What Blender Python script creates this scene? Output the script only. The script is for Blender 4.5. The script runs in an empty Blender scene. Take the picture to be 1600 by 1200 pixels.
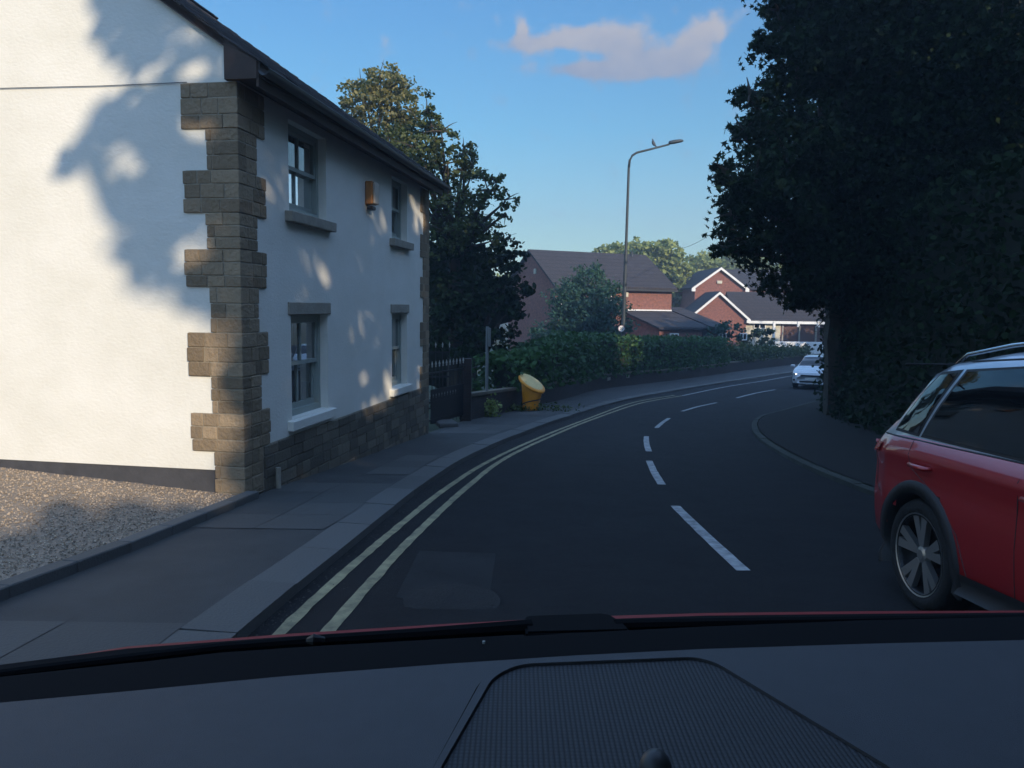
import bpy, bmesh, math, random
import numpy as np
from mathutils import Vector, Matrix
R_=math.radians
random.seed(7); rng=np.random.default_rng(11)
S=bpy.context.scene; COL=S.collection
# ---------------------------------------------------------------- camera
F=1200.0; CAMZ=1.46
cam=bpy.data.cameras.new("camera"); co=bpy.data.objects.new("camera",cam); COL.objects.link(co)
cam.sensor_width=36; cam.lens=27.0; cam.clip_start=0.05; cam.clip_end=3000
RM=Matrix.Rotation(math.pi/2-R_(5.69),3,'X')@Matrix.Rotation(R_(0.8),3,'Z')
co.matrix_world=Matrix.Translation((0,0,CAMZ))@RM.to_4x4()
S.camera=co; S.render.resolution_x=1024; S.render.resolution_y=768
CP=Vector((0,0,CAMZ))
def ray(px,py):
    d=RM@Vector(((px-800)/F,-(py-600)/F,-1)); return d/d.y
def at(px,py,Y): return CP+ray(px,py)*Y
# ---------------------------------------------------------------- world, sun, exposure
SUN_EL,SUN_AZ=R_(20),R_(150)
SD=Vector((math.cos(SUN_EL)*math.sin(SUN_AZ),math.cos(SUN_EL)*math.cos(SUN_AZ),math.sin(SUN_EL)))
W=bpy.data.worlds.new("World"); S.world=W; W.use_nodes=True
nt=W.node_tree; nt.nodes.clear()
def N(t,typ,**k):
    n=t.nodes.new(typ)
    for a,b in k.items(): setattr(n,a,b)
    return n
def mth(t,op,a,b=None,c=None):
    n=N(t,'ShaderNodeMath',operation=op)
    for i,v in enumerate((a,b,c)):
        if v is None: continue
        if isinstance(v,(int,float)): n.inputs[i].default_value=v
        else: t.links.new(v,n.inputs[i])
    return n.outputs[0]
sky=N(nt,'ShaderNodeTexSky',sky_type='NISHITA'); sky.sun_disc=False; sky.sun_elevation=SUN_EL; sky.sun_rotation=SUN_AZ
sky.air_density=0.75; sky.dust_density=0.1; sky.ozone_density=3.5
tc=N(nt,'ShaderNodeTexCoord'); sp=N(nt,'ShaderNodeSeparateXYZ'); nt.links.new(tc.outputs['Generated'],sp.inputs[0])
ys=mth(nt,'MAXIMUM',sp.outputs[1],0.05)
U=mth(nt,'DIVIDE',sp.outputs[0],ys); V=mth(nt,'DIVIDE',sp.outputs[2],ys)
cx=N(nt,'ShaderNodeCombineXYZ'); nt.links.new(U,cx.inputs[0]); nt.links.new(V,cx.inputs[1])
ns=N(nt,'ShaderNodeTexNoise'); ns.inputs['Scale'].default_value=26; ns.inputs['Detail'].default_value=6; ns.inputs['Roughness'].default_value=.55
nt.links.new(cx.outputs[0],ns.inputs['Vector'])
tot=None
for (px,py,rx,ry) in [(800,72,30,15),(850,66,40,14),(905,54,38,15),(940,66,34,16),(985,58,36,24),(1000,88,46,20),(890,110,44,12),(950,110,55,14),(1020,104,50,15),(1075,92,30,26),(1088,60,26,22),(1115,48,24,20),(815,46,9,14)]:
    r=ray(px,py); a=mth(nt,'DIVIDE',mth(nt,'SUBTRACT',U,r.x),rx*1.1/F); b=mth(nt,'DIVIDE',mth(nt,'SUBTRACT',V,r.z),ry*1.05/F)
    e=mth(nt,'EXPONENT',mth(nt,'MULTIPLY',mth(nt,'ADD',mth(nt,'MULTIPLY',a,a),mth(nt,'MULTIPLY',b,b)),-1.0))
    tot=e if tot is None else mth(nt,'ADD',tot,e)
dn=mth(nt,'ADD',tot,mth(nt,'MULTIPLY',mth(nt,'SUBTRACT',ns.outputs[0],.5),2.6))
mr=N(nt,'ShaderNodeMapRange',interpolation_type='SMOOTHSTEP'); nt.links.new(dn,mr.inputs[0]); mr.inputs[1].default_value=.18; mr.inputs[2].default_value=1.15; mr.inputs[4].default_value=.88
mx=N(nt,'ShaderNodeMixRGB'); nt.links.new(mr.outputs[0],mx.inputs[0]); 
grad=N(nt,'ShaderNodeValToRGB'); nt.links.new(sp.outputs[2],grad.inputs[0])
for i_,(p_,c_) in enumerate([(0,(.36,.31,.195)),(.10,(.35,.37,.25)),(.22,(.23,.39,.34)),(.36,(.20,.39,.41)),(.60,(2.05,1.85,1.6))]):
    e_=grad.color_ramp.elements[0] if i_==0 else (grad.color_ramp.elements[1] if i_==1 else grad.color_ramp.elements.new(p_)); e_.position=p_; e_.color=(*c_,1)
gm_=N(nt,'ShaderNodeMixRGB',blend_type='MULTIPLY'); gm_.inputs[0].default_value=1; nt.links.new(sky.outputs[0],gm_.inputs[1]); nt.links.new(grad.outputs[0],gm_.inputs[2])
gm2=N(nt,'ShaderNodeMixRGB',blend_type='MULTIPLY'); gm2.inputs[0].default_value=1; gm2.inputs[2].default_value=(1.25,1.25,1.25,1); nt.links.new(gm_.outputs[0],gm2.inputs[1])
nt.links.new(gm2.outputs[0],mx.inputs[1]); cr_=N(nt,'ShaderNodeValToRGB'); nt.links.new(mth(nt,'ADD',mth(nt,'MULTIPLY',mth(nt,'SUBTRACT',V,ray(950,120).z),F/85.),mth(nt,'MULTIPLY',mth(nt,'SUBTRACT',ns.outputs[0],.5),1.4)),cr_.inputs[0]); cr_.color_ramp.elements[0].color=(.95,1.0,1.28,1); cr_.color_ramp.elements[1].color=(1.6,1.45,1.42,1); nt.links.new(cr_.outputs[0],mx.inputs[2])
CLOUD=mx
bg=N(nt,'ShaderNodeBackground'); bg.inputs[1].default_value=.135; nt.links.new(mx.outputs[0],bg.inputs[0])
ow=N(nt,'ShaderNodeOutputWorld'); nt.links.new(bg.outputs[0],ow.inputs[0])
sl=bpy.data.lights.new("sun",'SUN'); sl.energy=2.35; sl.angle=R_(.5); sl.color=(1,.84,.63)
so=bpy.data.objects.new("sun",sl); COL.objects.link(so); so.rotation_euler=SD.to_track_quat('Z','Y').to_euler()
S.view_settings.view_transform='Standard'; S.view_settings.look='None'; S.view_settings.gamma=1; S.view_settings.exposure=1.4
S.render.engine='CYCLES'
# ---------------------------------------------------------------- material helpers
def mat(name,col,rough=.8,metal=0,var=0,scale=8,bump=0,bscale=None,col2=None,coat=0,spec=.5,detail=6,transl=0,island=0,stretch=None):
    m=bpy.data.materials.new(name); m.use_nodes=True; t=m.node_tree; b=t.nodes['Principled BSDF']
    b.inputs['Base Color'].default_value=(*col,1); b.inputs['Roughness'].default_value=rough; b.inputs['Metallic'].default_value=metal
    b.inputs['Coat Weight'].default_value=coat; b.inputs['Coat Roughness'].default_value=.04; b.inputs['Specular IOR Level'].default_value=spec
    tcn=N(t,'ShaderNodeTexCoord'); vec=tcn.outputs['Object']
    if stretch:
        mp=N(t,'ShaderNodeMapping'); mp.inputs['Scale'].default_value=stretch; t.links.new(vec,mp.inputs[0]); vec=mp.outputs[0]
    if var or col2:
        n=N(t,'ShaderNodeTexNoise'); n.inputs['Scale'].default_value=scale; n.inputs['Detail'].default_value=detail; n.inputs['Roughness'].default_value=.65; t.links.new(vec,n.inputs['Vector'])
        r=N(t,'ShaderNodeValToRGB'); r.color_ramp.elements[0].position=.32; r.color_ramp.elements[1].position=.68
        c2=col2 if col2 else tuple(c*(1+var) for c in col); c1=col if col2 else tuple(c*(1-var) for c in col)
        r.color_ramp.elements[0].color=(*c1,1); r.color_ramp.elements[1].color=(*c2,1)
        t.links.new(n.outputs[0],r.inputs[0]); t.links.new(r.outputs[0],b.inputs['Base Color'])
    if island:
        g=N(t,'ShaderNodeNewGeometry'); r=N(t,'ShaderNodeValToRGB')
        c2=col2 or tuple(c*(1+island) for c in col)
        r.color_ramp.elements[0].color=(*[c*(1-island) for c in col],1); r.color_ramp.elements[1].color=(*c2,1)
        t.links.new(g.outputs['Random Per Island'],r.inputs[0]); t.links.new(r.outputs[0],b.inputs['Base Color'])
    if bump:
        n2=N(t,'ShaderNodeTexNoise'); n2.inputs['Scale'].default_value=bscale or scale*4; n2.inputs['Detail'].default_value=5; t.links.new(vec,n2.inputs['Vector'])
        bp=N(t,'ShaderNodeBump'); bp.inputs['Strength'].default_value=bump; bp.inputs['Distance'].default_value=.02
        t.links.new(n2.outputs[0],bp.inputs['Height']); t.links.new(bp.outputs[0],b.inputs['Normal'])
    if transl:
        tr=N(t,'ShaderNodeBsdfTranslucent'); tr.inputs[0].default_value=(*[min(1,c*1.6) for c in col],1)
        ms=N(t,'ShaderNodeMixShader'); ms.inputs[0].default_value=transl
        o=t.nodes['Material Output']; t.links.new(b.outputs[0],ms.inputs[1]); t.links.new(tr.outputs[0],ms.inputs[2]); t.links.new(ms.outputs[0],o.inputs[0])
    return m
def brick_mat(name,c1,c2,mortar,w=.225,h=.075,ms=.01,bump=.4,axis='XZ'):
    m=mat(name,c1,rough=.9); t=m.node_tree; b=t.nodes['Principled BSDF']
    tcn=N(t,'ShaderNodeTexCoord'); s=N(t,'ShaderNodeSeparateXYZ'); c=N(t,'ShaderNodeCombineXYZ'); t.links.new(tcn.outputs['Object'],s.inputs[0])
    ad=mth(t,'ADD',s.outputs[0],s.outputs[1]); t.links.new(ad,c.inputs[0]); t.links.new(s.outputs[2],c.inputs[1])
    br=N(t,'ShaderNodeTexBrick'); t.links.new(c.outputs[0],br.inputs['Vector']); br.inputs['Scale'].default_value=1
    br.inputs['Color1'].default_value=(*c1,1); br.inputs['Color2'].default_value=(*c2,1); br.inputs['Mortar'].default_value=(*mortar,1)
    br.inputs['Brick Width'].default_value=w; br.inputs['Row Height'].default_value=h; br.inputs['Mortar Size'].default_value=ms; br.inputs['Mortar Smooth'].default_value=.3
    n=N(t,'ShaderNodeTexNoise'); n.inputs['Scale'].default_value=6; n.inputs['Detail'].default_value=5; t.links.new(tcn.outputs['Object'],n.inputs['Vector'])
    mm=N(t,'ShaderNodeMixRGB',blend_type='MULTIPLY'); mm.inputs[0].default_value=.7; t.links.new(br.outputs[0],mm.inputs[1])
    rr=N(t,'ShaderNodeValToRGB'); rr.color_ramp.elements[0].position=.3; rr.color_ramp.elements[1].position=.7; rr.color_ramp.elements[0].color=(.5,.5,.5,1); rr.color_ramp.elements[1].color=(1.2,1.2,1.2,1)
    t.links.new(n.outputs[0],rr.inputs[0]); t.links.new(rr.outputs[0],mm.inputs[2]); t.links.new(mm.outputs[0],b.inputs['Base Color'])
    bp=N(t,'ShaderNodeBump'); bp.inputs['Strength'].default_value=bump; bp.inputs['Distance'].default_value=.02; bp.invert=True
    t.links.new(br.outputs['Fac'],bp.inputs['Height']); t.links.new(bp.outputs[0],b.inputs['Normal'])
    return m
M={}
M['render']=mat('white_render',(.70,.68,.60),rough=.9,col2=(.79,.77,.70),scale=.9,bump=.22,bscale=22,stretch=(1,1,1.6))
M['stone']=mat('quoin_stone',(.25,.19,.125),rough=.95,bump=1.0,bscale=22,island=.30,spec=.2)
M['mortar']=mat('mortar',(.27,.23,.17),rough=.95,var=.2,scale=12,bump=.5,bscale=60)
M['plinth']=mat('plinth_stone',(.13,.11,.08),rough=.95,bump=.7,bscale=30,island=.35)
M['sill']=mat('sill_stone',(.30,.27,.22),rough=.9,var=.15,scale=6,bump=.3,bscale=40)
M['damp']=mat('black_damp_band',(.055,.055,.06),rough=.85,var=.2,scale=4,bump=.3)
M['sash']=mat('sage_painted_wood',(.30,.34,.31),rough=.5)
M['slate']=mat('slate_tile',(.045,.042,.045),rough=.85,bump=.4,bscale=20,island=.35)
M['slatefar']=brick_mat('roof_tile_courses',(.050,.042,.042),(.040,.034,.036),(.018,.017,.018),.33,.28,.025,.8)
M['soffit']=mat('dark_brown_timber',(.045,.028,.022),rough=.7,var=.2,scale=5)
M['gutter']=mat('dark_gutter',(.03,.03,.032),rough=.45)
M['metalgrey']=mat('grey_galvanised',(.045,.055,.06),rough=.6,metal=.2)
M['polegrey']=mat('pale_pole_grey',(.17,.18,.18),rough=.6)
M['tan']=mat('tan_plastic',(.42,.36,.29),rough=.6)
M['bonnet']=mat('dull_red_bonnet',(.22,.018,.016),rough=.6,spec=.2)  # rough uncoated red, darker than the red car paint
M['white']=mat('white_paint',(.75,.75,.73),rough=.5,var=.05,scale=3)
M['orange']=mat('orange_plastic',(.46,.19,.06),rough=.5)
M['wire']=mat('black_wire',(.02,.02,.02),rough=.6)
M['curtain']=mat('cream_curtain',(.42,.42,.30),rough=.9,var=.2,scale=5,stretch=(6,6,.4))
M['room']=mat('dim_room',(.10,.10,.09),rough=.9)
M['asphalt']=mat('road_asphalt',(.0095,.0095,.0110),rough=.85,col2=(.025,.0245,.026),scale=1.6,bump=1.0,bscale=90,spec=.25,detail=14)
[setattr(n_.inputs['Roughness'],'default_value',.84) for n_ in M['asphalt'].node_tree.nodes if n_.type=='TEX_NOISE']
M['asphalt2']=mat('patched_asphalt',(.023,.023,.0235),rough=.85,var=.25,scale=2,bump=.6,bscale=110,spec=.2)
M['asphalt3']=mat('rough_dark_asphalt',(.016,.016,.017),rough=.9,col2=(.031,.029,.027),scale=2.6,bump=.8,bscale=70,spec=.3)
M['pave']=mat('pavement_asphalt',(.045,.045,.044),rough=.85,var=.2,scale=1.5,bump=.5,bscale=120)
M['flag']=mat('paving_flag',(.060,.059,.056),rough=.85,var=.2,scale=2.5,bump=.3,bscale=60,island=.22)
M['kerb']=mat('kerb_concrete',(.092,.090,.085),rough=.85,var=.2,scale=3,bump=.4,bscale=60,island=.15)
M['yellow']=mat('worn_yellow_paint',(.13,.115,.07),rough=.8,col2=(.38,.33,.18),scale=7,detail=10,bump=.3,bscale=90)
M['lane']=mat('worn_white_paint',(.16,.16,.16),rough=.8,col2=(.46,.46,.45),scale=9,detail=10,bump=.3,bscale=90)
M['faded']=mat('faded_line_paint',(.12,.11,.08),rough=.9,col2=(.03,.03,.03),scale=5)
M['grit']=mat('dark_grit',(.055,.05,.045),rough=.95,island=.5)
M['shadekerb']=mat('shaded_kerb',(.035,.038,.03),rough=.95,var=.4,scale=3,bump=.5,bscale=40)  # right kerb: shade of the overhanging tree put into the dark colour
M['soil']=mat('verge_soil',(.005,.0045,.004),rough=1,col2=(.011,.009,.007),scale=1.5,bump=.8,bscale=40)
M['ground']=mat('rough_grass_ground',(.03,.042,.018),rough=1,var=.4,scale=.4,bump=.5,bscale=10)
M['gravel']=mat('gravel_stones',(.34,.27,.20),rough=.95,island=.45,bump=.3,bscale=60)
M['gravelbed']=mat('gravel_bed',(.26,.21,.16),rough=1,var=.35,scale=30,bump=1,bscale=60)
M['bark']=mat('bark',(.06,.048,.035),rough=.95,var=.35,scale=6,bump=1,bscale=18,stretch=(1,1,.25))
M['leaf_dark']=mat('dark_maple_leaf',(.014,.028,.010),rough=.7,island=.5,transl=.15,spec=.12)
M['leaf_mid']=mat('green_leaf',(.045,.075,.022),rough=.6,island=.45,col2=(.10,.12,.035),transl=.25,spec=.3)
M['leaf_gold']=mat('golden_green_leaf',(.12,.145,.05),rough=.6,island=.4,col2=(.24,.215,.09),transl=.3,spec=.3)
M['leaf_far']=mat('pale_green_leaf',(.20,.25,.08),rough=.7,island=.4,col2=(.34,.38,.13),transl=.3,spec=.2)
M['leaf_hedge']=mat('privet_leaf',(.035,.085,.022),rough=.6,island=.45,transl=.2,spec=.3)
M['leaf_bush']=mat('blue_green_leaf',(.03,.075,.045),rough=.6,island=.4,transl=.2,spec=.3)
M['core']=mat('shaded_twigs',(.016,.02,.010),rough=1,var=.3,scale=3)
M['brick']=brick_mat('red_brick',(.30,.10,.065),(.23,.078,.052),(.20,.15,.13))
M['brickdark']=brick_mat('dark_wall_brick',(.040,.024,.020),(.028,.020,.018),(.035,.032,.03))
M['fence']=mat('brown_fence_board',(.10,.05,.035),rough=.85,var=.25,scale=3,stretch=(8,8,.6))
M['cream']=mat('cream_wall',(.55,.52,.42),rough=.9)
M['ironblack']=mat('black_iron',(.012,.012,.014),rough=.5)
M['silver']=mat('pale_finial_paint',(.34,.33,.29),rough=.4)
M['bin']=mat('yellow_bin_plastic',(.80,.29,.012),rough=.5,var=.08,scale=3)
M['binlid']=mat('faded_yellow_lid',(.72,.52,.20),rough=.6,var=.08,scale=4)
M['black']=mat('black_plastic',(.012,.012,.013),rough=.6)
M['black2']=mat('black_rubber_seal',(.006,.006,.007),rough=.9,spec=.1)
M['dash']=mat('grey_dashboard_plastic',(.036,.036,.041),rough=.62,var=.06,scale=30,bump=.25,bscale=900,detail=2)
M['redpaint']=mat('red_car_paint',(.34,.010,.013),rough=.38,metal=.25,coat=1,spec=.6)
M['silverpaint']=mat('silver_car_paint',(.42,.45,.50),rough=.3,metal=.5,coat=1)
M['whitepaint']=mat('white_car_paint',(.62,.65,.68),rough=.35,coat=1)
M['glass']=mat('dark_car_glass',(.006,.007,.008),rough=.03,spec=.9)
M['tyre']=mat('tyre_rubber',(.008,.008,.008),rough=.85,bump=.3,bscale=60)
M['alloy']=mat('alloy_wheel',(.45,.44,.42),rough=.38,metal=.9)
M['alloydark']=mat('dark_alloy',(.02,.02,.022),rough=.45,metal=.5)
M['chrome']=mat('chrome',(.7,.7,.7),rough=.12,metal=1)
M['redlens']=mat('red_lens',(.35,.01,.01),rough=.12,coat=1)
M['pigeon']=mat('pigeon_feathers',(.07,.08,.095),rough=.8)
M['signface']=mat('sign_white',(.75,.75,.75),rough=.5)
M['signred']=mat('sign_red',(.22,.08,.09),rough=.5)
def winglass():
    m=bpy.data.materials.new('window_pane_glass'); m.use_nodes=True; t=m.node_tree; t.nodes.clear()
    g=N(t,'ShaderNodeBsdfGlossy'); g.inputs['Roughness'].default_value=.015; g.inputs['Color'].default_value=(.95,.97,1,1)
    tr=N(t,'ShaderNodeBsdfTransparent'); tr.inputs[0].default_value=(.85,.88,.86,1)
    fr=N(t,'ShaderNodeFresnel'); fr.inputs[0].default_value=1.75
    f2=mth(t,'ADD',mth(t,'MULTIPLY',fr.outputs[0],1.6),.08)
    nn=N(t,'ShaderNodeTexNoise'); nn.inputs['Scale'].default_value=2.2; tcn=N(t,'ShaderNodeTexCoord'); t.links.new(tcn.outputs['Object'],nn.inputs['Vector'])
    bp=N(t,'ShaderNodeBump'); bp.inputs['Strength'].default_value=.05; bp.inputs['Distance'].default_value=.02; t.links.new(nn.outputs[0],bp.inputs['Height']); t.links.new(bp.outputs[0],g.inputs['Normal'])
    x=N(t,'ShaderNodeMixShader'); o=N(t,'ShaderNodeOutputMaterial'); t.links.new(f2,x.inputs[0]); t.links.new(tr.outputs[0],x.inputs[1]); t.links.new(g.outputs[0],x.inputs[2]); t.links.new(x.outputs[0],o.inputs[0])
    return m
M['pane']=winglass()
def emit(name,c,s):
    m=bpy.data.materials.new(name); m.use_nodes=True; b=m.node_tree.nodes['Principled BSDF']; b.inputs['Base Color'].default_value=(*c,1); b.inputs['Emission Color'].default_value=(*c,1); b.inputs['Emission Strength'].default_value=s; return m
M['lamp_on']=emit('lit_headlamp',(1,.97,.88),1.6)
# ---------------------------------------------------------------- object helpers
def link(name,me,m=None,parent=None):
    o=bpy.data.objects.new(name,me); COL.objects.link(o)
    if m is not None:
        for k in (m if isinstance(m,(list,tuple)) else [m]): me.materials.append(k)
    if parent: o.parent=parent
    return o
def obj(name,bm,m,parent=None,smooth=False):
    me=bpy.data.meshes.new(name); bmesh.ops.recalc_face_normals(bm,faces=bm.faces); bm.to_mesh(me); bm.free()
    if smooth:
        for p in me.polygons: p.use_smooth=True
    return link(name,me,m,parent)
def pyobj(name,vs,fs,m,parent=None,smooth=False,matidx=None):
    me=bpy.data.meshes.new(name); me.from_pydata([tuple(v) for v in vs],[],fs)
    if smooth: me.polygons.foreach_set('use_smooth',[True]*len(fs))
    if matidx: me.polygons.foreach_set('material_index',matidx)
    return link(name,me,m,parent)
def empty(name,loc,label,cat,group=None,rz=0):
    o=bpy.data.objects.new(name,None); COL.objects.link(o); o.location=loc; o.rotation_euler=(0,0,rz); o.empty_display_size=.2
    return tag(o,label,cat,group)
def tag(o,label=None,cat=None,group=None,kind=None):
    if label: o['label']=label
    if cat: o['category']=cat
    if group: o['group']=group
    if kind: o['kind']=kind
    return o
def box(bm,c,s,rot=None,bev=0):
    v=[]
    for i in (-1,1):
        for j in (-1,1):
            for k in (-1,1):
                p=Vector((i*s[0]/2,j*s[1]/2,k*s[2]/2))
                if rot: p=rot@p
                v.append(bm.verts.new(Vector(c)+p))
    f=[(0,1,3,2),(4,6,7,5),(0,4,5,1),(2,3,7,6),(0,2,6,4),(1,5,7,3)]
    fs=[bm.faces.new([v[i] for i in q]) for q in f]
    if bev:
        es=list({e for q in fs for e in q.edges}); bmesh.ops.bevel(bm,geom=es,offset=bev,segments=1,affect='EDGES')
    return fs
def prism(bm,poly,vec):
    a=[bm.verts.new(Vector(p)) for p in poly]; b=[bm.verts.new(Vector(p)+Vector(vec)) for p in poly]
    bm.faces.new(a); bm.faces.new(b[::-1]); n=len(a)
    for i in range(n): bm.faces.new((a[i],b[i],b[(i+1)%n],a[(i+1)%n]))
def tube(bm,pts,rad,n=8,cap=True):
    pts=[Vector(p) for p in pts]; rad=rad if isinstance(rad,(list,tuple)) else [rad]*len(pts); rings=[]
    for i,p in enumerate(pts):
        t=(pts[min(i+1,len(pts)-1)]-pts[max(i-1,0)]).normalized()
        a=t.cross(Vector((0,0,1)) if abs(t.z)<.9 else Vector((0,1,0))).normalized(); b=t.cross(a)
        rings.append([bm.verts.new(p+(a*math.cos(2*math.pi*k/n)+b*math.sin(2*math.pi*k/n))*rad[i]) for k in range(n)])
    for i in range(len(rings)-1):
        for k in range(n): bm.faces.new((rings[i][k],rings[i][(k+1)%n],rings[i+1][(k+1)%n],rings[i+1][k]))
    if cap: bm.faces.new(rings[0][::-1]); bm.faces.new(rings[-1])
def lathe(bm,prof,c,axis,n=32):
    ax=Vector(axis).normalized(); a=ax.cross(Vector((0,0,1)) if abs(ax.z)<.9 else Vector((1,0,0))).normalized(); b=ax.cross(a); c=Vector(c); rs=[]
    for (r,h) in prof: rs.append([bm.verts.new(c+ax*h+(a*math.cos(2*math.pi*k/n)+b*math.sin(2*math.pi*k/n))*r) for k in range(n)])
    for i in range(len(rs)-1):
        for k in range(n): bm.faces.new((rs[i][k],rs[i][(k+1)%n],rs[i+1][(k+1)%n],rs[i+1][k]))
    return rs
# ---------------------------------------------------------------- ground profile
def G(y):
    y=min(y,64.5); return -(.08*y-.00062*y*y) if y>0 else -.08*y
def gnd(px,py,dz=0):
    d=ray(px,py); lo,hi=.5,150
    for _ in range(50):
        m=(lo+hi)/2
        if CAMZ+d.z*m>G(m)+dz: lo=m
        else: hi=m
    return Vector((d.x*lo,lo,G(lo)+dz))
def spline(P,n=10):
    out=[]; P=[Vector(p[:2]) for p in P]
    for i in range(len(P)-1):
        p0=P[max(i-1,0)];p1=P[i];p2=P[i+1];p3=P[min(i+2,len(P)-1)]
        for k in range(n):
            t=k/n; out.append(.5*((2*p1)+(-p0+p2)*t+(2*p0-5*p1+4*p2-p3)*t*t+(-p0+3*p1-3*p2+p3)*t**3))
    out.append(P[-1]); return out
def resample(L,step):
    out=[L[0].copy()]; d=0; tgt=step
    for a,b in zip(L[:-1],L[1:]):
        s=(b-a).length
        while s>0 and d+s>=tgt: out.append(a.lerp(b,(tgt-d)/s)); tgt+=step
        d+=s
    return out
def off(L,o):
    out=[]
    for i,p in enumerate(L):
        t=(L[min(i+1,len(L)-1)]-L[max(i-1,0)]).normalized(); out.append(p+Vector((t.y,-t.x))*o)
    return out
def strip(name,A,B,dz,m,kind='structure',nx=4,thick=None,parent=None):
    vs=[];fs=[]
    for a,b in zip(A,B):
        for k in range(nx+1):
            p=a.lerp(b,k/nx); vs.append((p.x,p.y,G(p.y)+dz))
    w=nx+1
    for i in range(len(A)-1):
        for k in range(nx): fs.append((i*w+k,i*w+k+1,(i+1)*w+k+1,(i+1)*w+k))
    o=pyobj(name,vs,fs,m,parent)
    if kind: o['kind']=kind
    return o
# ground sheet
vs=[];fs=[]; xs=[-400,-150,-60,-30,-20]+[x for x in range(-16,41,4)]+[60,100,180,400]; ysl=[-300,-100,-50,-30,-20,-10,-5]+[y*1.5 for y in range(0,45)]+[70,80,100,140,200,350,700]
for y in ysl:
    for x in xs: vs.append((x,y,G(y)-.02))
w=len(xs)
for j in range(len(ysl)-1):
    for i in range(w-1): fs.append((j*w+i,j*w+i+1,(j+1)*w+i+1,(j+1)*w+i))
tag(pyobj('ground',vs,fs,M['ground']),kind='structure')
# left kerb line (road side of kerb) and others, world metres
KL=[(-1.75,-25),(-1.6,-12),(-1.5,-4),(-1.42,2),(-1.40,3.4),(-1.39,4.1),(-1.3,5.2),(-1.18,6.8),(-.98,9.0),(-.60,11.6),(.22,15.04),(1.45,19.2),(3.5,25.0),(5.9,29.9),(9.3,35.9),(13.9,43.0),(18.2,48.9),(26,57.5),(40,70)]
kl=resample(spline(KL,14),.5)
RK=[(4.8,-25),(4.6,-8),(4.35,2),(4.2,7.5),(4.17,9.3),(4.25,10.9),(4.45,12.6),(4.72,14.3),(5.17,16.3),(5.9,18.6),(6.7,20.4),(7.7,22.0),(11.1,27.4),(15.8,33.6),(21,40),(31,50),(45,60)]
rk=resample(spline(RK,14),.5)
nmin=160
def even(L,n):
    tot=sum((b-a).length for a,b in zip(L[:-1],L[1:])); return (resample(L,tot/n-1e-6)+[L[-1]])[:n]
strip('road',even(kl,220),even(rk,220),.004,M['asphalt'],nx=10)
# kerb stones, left
def kerbs(name,line,width,side,h=.085,step=.9,m=None):
    bm=bmesh.new(); L=resample(line,step)
    for a,b in zip(L[:-1],L[1:]):
        t=(b-a).normalized(); nrm=Vector((t.y,-t.x))*side; g=.004
        hh=h+random.uniform(-.006,.006)
        a2=a+t*g; b2=b-t*g; c=[a2,b2,b2+nrm*width,a2+nrm*width]
        top=[bm.verts.new((p.x,p.y,G(p.y)+hh-(.012 if i<2 else 0))) for i,p in enumerate(c)]
        mid=[bm.verts.new((p.x,p.y,G(p.y)-.1)) for p in c]
        f=bm.faces.new(top); bm.faces.new(mid[::-1])
        for i in range(4): bm.faces.new((top[i],mid[i],mid[(i+1)%4],top[(i+1)%4]))
    o=obj(name,bm,m or M['kerb']); o['kind']='structure'; return o
near=[p for p in kl if p.y<22]
kerbs('kerb',kl,.30,-1)
kerbs('kerb',rk,.12,1,.07,m=M['shadekerb'])
# pavement left: from kerb inner line to back line
def backpt(p):
    y=p.y
    tab=[(-30,-7.5),(3,-7.5),(4,-7.0),(5.0,-4.2),(7.6,-2.66),(14.5,-1.55),(17.3,-1.05),(22.6,.85),(26,1.9),(31,3.3),(34,5.1),(39,8.4),(49.4,15.0),(58,21.7),(75,37)]
    for a,b in zip(tab[:-1],tab[1:]):
        if a[0]<=y<=b[0]: return a[1]+(b[1]-a[1])*(y-a[0])/(b[0]-a[0])
    return tab[-1][1]
inner=off(kl,-.30); 
A=[p for p in inner if 1<p.y<62]
Bk=[Vector((min(-2.75+ (0 if p.y>7.6 else 0),backpt(p)) if p.y<7.6 else backpt(p)-.05,p.y)) for p in A]
# edging of gravel drive runs (-2.95,1)->(-2.93,4.3)->(-2.78,5.3)->(-2.58,7.3)
def edge_x(y): 
    tab=[(-30,-3.4),(1,-3.1),(4.3,-2.95),(5.3,-2.80),(7.5,-2.60)]
    for a,b in zip(tab[:-1],tab[1:]):
        if a[0]<=y<=b[0]: return a[1]+(b[1]-a[1])*(y-a[0])/(b[0]-a[0])
    return -2.6
Bk=[Vector((edge_x(p.y),p.y)) if p.y<7.55 else Vector((backpt(p)-.05,p.y)) for p in A]
strip('pavement',A,Bk,.080,M['pave'],nx=6)
# flagstones laid in bands on the pavement
bm=bmesh.new()
def flagpatch(y0,y1,f0,f1,rows,cols,jit=.01,dz=.085):
    for r in range(rows):
        for c in range(cols):
            ya=y0+(y1-y0)*r/rows+.004; yb=y0+(y1-y0)*(r+1)/rows-.004
            vs=[]
            sh=.3*(r%2)/cols
            for (yy,ff) in ((ya,c/cols),(ya,(c+1)/cols),(yb,(c+1)/cols),(yb,c/cols)):
                fx=f0+(f1-f0)*ff
                a=min(A,key=lambda p:abs(p.y-yy)); xi=a.x+( -.0); xo=edge_x(yy) if yy<7.55 else backpt(Vector((0,yy)))
                g=.004 if ff==c/cols else -.004
                vs.append(bm.verts.new((xi+(xo-xi)*fx+g*(-1 if xo<xi else 1),yy,G(yy)+dz+jit*0)))
            bm.faces.new(vs)
flagpatch(1.6,3.9,.0,.99,3,2); flagpatch(6.2,8.6,.0,.99,4,2); flagpatch(9.3,11.2,.02,.5,3,1); flagpatch(14.5,16.4,.05,.9,3,2); flagpatch(19,20.5,.05,.8,3,2)
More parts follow.
